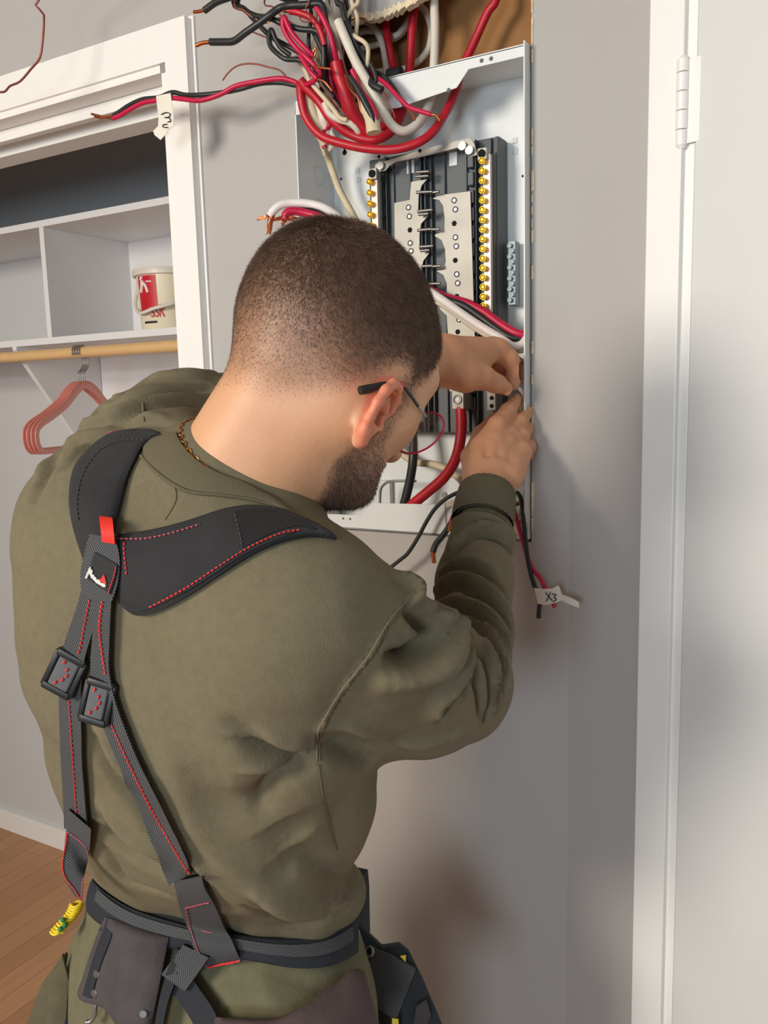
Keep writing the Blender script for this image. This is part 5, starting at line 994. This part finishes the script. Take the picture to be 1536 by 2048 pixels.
# plastic slide buckles
def buckle(c, ang, w_, h_):
    ce, n_ = hit(sbvh, *c); n_ = n_ if n_.dot(CAM-ce) > 0 else -n_; n_ = n_*.6+(CAM-ce)/np.linalg.norm(CAM-ce)*.4; n_ /= np.linalg.norm(n_)
    e1 = RM@np.array([math.cos(ang), -math.sin(ang), 0]); e1 -= n_*n_.dot(e1); e1 /= np.linalg.norm(e1); e2 = np.cross(n_, e1); f_ = lambda V: ce+n_*.010+V[:, :1]*e1+V[:, 1:2]*e2+V[:, 2:]*n_
    mb = MB(); t_ = .0045
    for lo, hi in (((-w_, h_-t_, -.003), (w_, h_+t_*.4, .005)), ((-w_, -h_-t_*.4, -.003), (w_, -h_+t_, .005)), ((-w_-t_*.4, -h_, -.003), (-w_+t_*.7, h_, .004)), ((w_-t_*.7, -h_, -.003), (w_+t_*.4, h_, .004))): mb.box(lo, hi, f_, .0014)
    o_ = mb.build('buckle', M['buckle'], hs, smooth=True); mb = MB(); mb.box((-w_+t_*.8, -h_+t_*.8, -.001), (w_-t_*.8, h_-t_*.8, .0046), f_, .0016); mb.build('webbing_wrap', M['web'], o_, smooth=True)
    mb = MB(); 
    for k in range(5): y = -h_*.6+k*h_*.28; x = -.003+.006*math.sin(k*.8); mb.tube([f_(np.array([[x, y, .0052]]))[0], f_(np.array([[x+.0008, y+.0028, .0054]]))[0]], .0009, 5, True, 1)
    mb.build('stitching', M['stitch'], o_, smooth=True)
buckle((143, 1338), math.radians(28), .0125, .0165); buckle((209, 1396), math.radians(14), .0115, .0165)
for p in ((168, 1416), (252, 1467)):
    h_, n_ = hit(sbvh, *p); n_ = n_ if n_.dot(CAM-h_) > 0 else -n_; mb = MB(); mb.tube([h_+n_*.004-RM[:, 0]*.003, h_+n_*.0045+RM[:, 0]*.003], .0011, 6, True, 1); mb.build('bar_tack', M['redloop'], hs, smooth=True)
# wider webbing tabs joining straps to belt
BCN = P(440, 1870, .93)
# belt as a padded ring round the waist
def ring(name, pix, r0, m, par, depth_back, off=0, n_=9, d_=.9):
    return None
tb = tag(empty('tool_belt', P(440, 1870, .88)), 'padded black tool belt round the waist above the pouches', 'tool belt')
UE = [(168, 1722), (185, 1752), (215, 1782), (262, 1812), (325, 1834), (395, 1852), (470, 1866), (540, 1876), (610, 1876), (665, 1862), (705, 1836)]
LE = [(166, 1798), (185, 1822), (215, 1848), (262, 1872), (325, 1890), (395, 1902), (470, 1916), (540, 1930), (610, 1938), (665, 1932), (708, 1910)]
bo_, bb_ = rib('belt', UE, LE, M['bind'], tb, tbvh, .010, .004, bulge=.004, nv=11, dflt=.93)
rib('belt_webbing', [(a[0]+(b[0]-a[0])*.22, a[1]+(b[1]-a[1])*.22) for a, b in zip(UE, LE)], [(a[0]+(b[0]-a[0])*.62, a[1]+(b[1]-a[1])*.62) for a, b in zip(UE, LE)], M['web'], tb, bb_, .0006, .0015, nv=5, dflt=.9)
rib('belt_lining', [(x, y-34) for x, y in UE], [(x, y+6) for x, y in UE], M['mesh'], tb, tbvh, .004, .004, nv=5, dflt=.95)
allb = Multi(sbvh, bb_, tbvh)
class Hang:      # a plane falling away from the hip, for webbing that hangs free of the body
    def __init__(s, f): s.f = f
    def ray_cast(s, o, d):
        c = RM.T@np.array(d[:]); k = -c[2]; py = 1024-c[1]/k*FPX; px = 768+c[0]/k*FPX; q = P(px, py, s.f(px, py)); n_ = CAM-q; n_ /= np.linalg.norm(n_); return Vector(q), Vector(n_), 0, float(np.linalg.norm(q-CAM))
def tabd(x, y):
    best = .80
    for xx in range(int(x), 230, 8):
        r_ = ray(xx, y); h_ = allb.ray_cast(Vector(CAM), Vector(r_/np.linalg.norm(r_)))
        if h_[0] is not None: best = min(best if xx > int(x)+1 else 9, h_[3]/np.linalg.norm(r_)); break
    return best-.026
hb0 = Hang(tabd)
tL, btL = rib('end_tab', [(136, 1618), (132, 1662), (128, 1700), (124, 1738), (134, 1768), (150, 1792)], [(182, 1658), (180, 1690), (176, 1722), (168, 1752), (166, 1776), (164, 1802)], M['web'], hs, hb0, .002, .0026, dflt=.86)
stitches('stitching', [(136, 1662), (176, 1700), (166, 1764), (163, 1798)], M['stitchp'], tL, btL, gap=1.5, r_=.0006, d_=.86); stitches('stitching', [(136, 1664), (126, 1738), (150, 1780), (162, 1798)], M['stitch'], tL, btL, gap=1.5, r_=.0007, d_=.86)
tR, btR = rib('end_tab', [(352, 1756), (362, 1800), (376, 1850), (388, 1890), (412, 1936)], [(404, 1748), (425, 1790), (446, 1835), (462, 1876), (484, 1922)], M['web'], hs, allb, .0065, .0024, dflt=.86)
stitches('stitching', [(372, 1814), (434, 1806), (460, 1860), (480, 1918)], M['stitchp'], tR, btR, gap=1.5, r_=.0006, d_=.86); stitches('stitching', [(372, 1816), (384, 1866), (400, 1908), (414, 1932)], M['stitchp'], tR, btR, gap=1.5, r_=.0006, d_=.86); stitches('stitching', [(416, 1934), (450, 1926), (480, 1920)], M['redloop'], tR, btR, gap=.5, r_=.0011, d_=.86)
mb = MB(); h_, n_ = hit(bb_, 352, 1758, .86); q = hit(bb_, 402, 1750, .86)[0]; to = (CAM-h_)/np.linalg.norm(CAM-h_); mb.tube([P(348, 1752, .868), P(378, 1750, .862), P(406, 1748, .866)], .0022, 8); mb.build('strap_ring', M['buckle'], hs, smooth=True)
# pouches
def pouch(name, label, cat, L_, R_, m, off, th, bulge, d_, **kw):
    o_, bv = rib(name, L_, R_, m, None, tbvh, off, th, bulge=bulge, nv=13, dflt=d_, **kw); tag(o_, label, cat); return o_, bv
p1, bp1 = pouch('tool_pouch', 'dark grey suede tool pouch with metal rivets hanging at lower left', 'tool pouch', [(222, 1830), (205, 1870), (190, 1920), (176, 1960), (168, 1992), (220, 2010), (262, 2060)], [(345, 1868), (338, 1905), (330, 1950), (322, 1990), (316, 2020), (312, 2050), (308, 2080)], M['suede'], .014, .006, .010, .9)
rib('pouch_binding', [(216, 1838), (196, 1890), (180, 1940), (166, 1990)], [(238, 1842), (216, 1892), (198, 1942), (184, 1996)], M['bind'], p1, bp1, .0006, .0016, nv=4, dflt=.87)
rib('pouch_binding', [(360, 1890), (345, 1930), (332, 1980), (322, 2030), (318, 2070)], [(384, 1896), (366, 1940), (350, 1985), (340, 2035), (336, 2075)], M['bind'], p1, tbvh, .020, .003, nv=4, dflt=.87)
for q in ((194, 1947), (189, 1986), (287, 2027)):
    h_, n_ = hit(bp1, *q, .87); n_ = n_ if n_.dot(CAM-h_) > 0 else -n_; mb = MB(); mb.cyl(h_+n_*.0003, n_, .0046, .0016, 18, .0034); mb.build('rivet', M['steel'], p1, smooth=True)
h_, n_ = hit(bp1, 188, 2000, .87); mb = MB(); mb.tube([P(188, 1992, .855), P(191, 2010, .852), P(190, 2028, .852), P(182, 2042, .852), P(172, 2044, .852)], .0022, 10); hk = mb.build('snap_hook', M['steel'], smooth=True); tag(hk, 'small steel snap hook hanging from the grey suede pouch', 'hook')
ws, bws = ribc('webbing_loop', [(398, 1895, 56), (380, 1925, 58), (356, 1958, 58)], 56, M['web'], tb, tbvh, .020, .003, nv=6, dflt=.88)
ribc('webbing_tail', [(360, 1950, 48), (385, 1985, 46), (415, 2030, 46), (435, 2080, 46)], 46, M['bind'], tb, tbvh, .014, .003, nv=6, dflt=.9)
p2, bp2 = pouch('tool_pouch', 'brown leather tool pouch with curved top edge at bottom centre', 'tool pouch', [(440, 2030), (500, 2036), (560, 2030), (620, 2004), (660, 1972), (694, 1938), (712, 1950)], [(438, 2120), (500, 2120), (560, 2120), (620, 2120), (680, 2110), (726, 2080), (740, 2060)], M['brown'], .020, .006, .008, .92)
# belt end and webbing holster on the right hip, standing off the body
def slab(name, poly, th, m, par=None, bev=.0012, sub=1):
    pts = np.array([P(x, y, d) for x, y, d in poly]); c = pts.mean(0); u_, s_, vt = np.linalg.svd(pts-c); n_ = vt[2]; n_ = n_ if n_.dot(CAM-c) > 0 else -n_; pts = pts-np.outer((pts-c)@n_, n_); bm = bmesh.new(); vs = [bm.verts.new(p+n_*th/2) for p in pts]; fc = bm.faces.new(vs); r_ = bmesh.ops.extrude_face_region(bm, geom=[fc]); 
    for vv in [g for g in r_['geom'] if isinstance(g, bmesh.types.BMVert)]: vv.co -= Vector(n_*th)
    bmesh.ops.recalc_face_normals(bm, faces=bm.faces[:]); bmesh.ops.bevel(bm, geom=bm.edges[:], offset=bev, segments=2, profile=.5, affect='EDGES'); me_ = bpy.data.meshes.new(name); bm.to_mesh(me_); bm.free(); me_.polygons.foreach_set('use_smooth', [True]*len(me_.polygons)); me_.set_sharp_from_angle(angle=math.radians(40))
    uv = me_.uv_layers.new(name='UVMap'); e1 = vt[0]; e2 = vt[1]
    for l in me_.loops: p = np.array(me_.vertices[l.vertex_index].co[:])-c; uv.data[l.index].uv = (float(p@e1), float(p@e2))
    o_ = link(name, me_, m, par); return o_, n_, c
hb_, nb, cb = slab('belt_end', [(700, 1770, .95), (722, 1735, .98), (732, 1770, .98), (732, 1860, .98), (722, 1930, .97), (700, 1960, .95), (692, 1900, .94)], .014, M['holster'], tb)
ho = tag(empty('tool_holster', P(790, 1960, .93)), 'black nylon holster with webbing band and metal eyelets on the right hip', 'holster')
slab('holster_backing', [(706, 1838, .95), (735, 1862, .95), (765, 1892, .945), (800, 1888, .945), (818, 1902, .945), (848, 1962, .94), (885, 2050, .93), (900, 2110, .93), (760, 2110, .92), (728, 1990, .93), (704, 1925, .94)], .016, M['holster'], ho)
slab('webbing_band', [(745, 1895, .930), (790, 1912, .930), (832, 1938, .927), (812, 1990, .920), (792, 2040, .915), (760, 2020, .915), (726, 1985, .918), (734, 1940, .925)], .005, M['web'], ho)
for q in ((738, 1903), (724, 1952), (713, 1866)):
    c_ = P(*q, .923); mb = MB(); n_ = (CAM-c_)/np.linalg.norm(CAM-c_)*.8-RM[:, 0]*.4; n_ /= np.linalg.norm(n_); e1 = np.cross(n_, [0, 0, 1]); e1 /= np.linalg.norm(e1); e2 = np.cross(n_, e1); k = .0032 if q[0] < 720 else .0046
    mb.tube([c_+(e1*math.cos(a)+e2*math.sin(a))*k for a in np.linspace(0, 2*math.pi, 24)], k*.42, 10, False, 1); ey = mb.build('eyelet', M['steel'], ho, smooth=True); mb = MB(); mb.cyl(c_-n_*.001, n_, k*.7, .001, 16); mb.build('eyelet_hole', M['blackhole'], ey, smooth=True)
slab('yellow_tag', [(800, 1912, .929), (812, 1910, .929), (811, 1924, .929)], .002, M['yellow'], ho, .0003); slab('yellow_strip', [(784, 2036, .910), (797, 2038, .910), (797, 2100, .908), (782, 2100, .908)], .002, M['yellow'], ho, .0003)
slab('holster_flap', [(832, 2010, .922), (852, 1998, .922), (862, 2030, .92), (850, 2060, .92), (826, 2050, .92)], .006, M['suede'], ho)
# left side: jacket tail pouch, navy cloth, yellow coil
jk, _, _ = slab('canvas_bag', [(128, 1908, .93), (138, 1950, .93), (160, 1990, .93), (190, 2040, .93), (200, 2120, .93), (30, 2120, .93), (60, 2040, .93), (88, 1962, .93), (108, 1935, .93)], .03, M['jacket'], bev=.006); tag(jk, 'worn brown olive canvas bag hanging at the bottom left of the belt', 'bag')
slab('bag_flap', [(126, 1905, .905), (140, 1960, .905), (135, 2030, .905), (120, 2120, .905), (70, 2120, .905), (92, 2030, .905), (98, 1975, .905)], .006, M['jacket'], jk, .002)
bc_, _, _ = slab('rag', [(136, 1990, .91), (150, 2010, .91), (175, 2060, .91), (178, 2120, .91), (118, 2120, .91), (124, 2040, .91)], .012, M['blue'], bev=.003); tag(bc_, 'navy blue cloth hanging beside the trouser leg at bottom left', 'cloth')
mb = MB(); cp = []
for i in range(150):
    t_ = i/149; c_ = P(154-38*t_+4*math.sin(t_*5), 1806+60*t_, .90); a = t_*math.pi*2*11; cp.append(c_+RM[:, 0]*.0065*math.cos(a)+RM[:, 2]*.0065*math.sin(a)+RM[:, 1]*.001*math.sin(a*3))
mb.tube(cp, .0015, 7, True, 1); yc = mb.build('key_coil', M['yellow'], smooth=True); tag(yc, 'yellow plastic coil cord hanging at the left hip', 'coil cord')
for q in ((121, 1858), (126, 1840), (130, 1850)):
    mb = MB(); c_ = P(*q, .889); V_, Q_ = lathe([(.0001, -.003), (.0026, -.0016), (.003, 0), (.0026, .0016), (.0001, .003)], c_, 12); mb.add(V_, Q_); mb.build('green_bead', M['green'], yc, smooth=True)
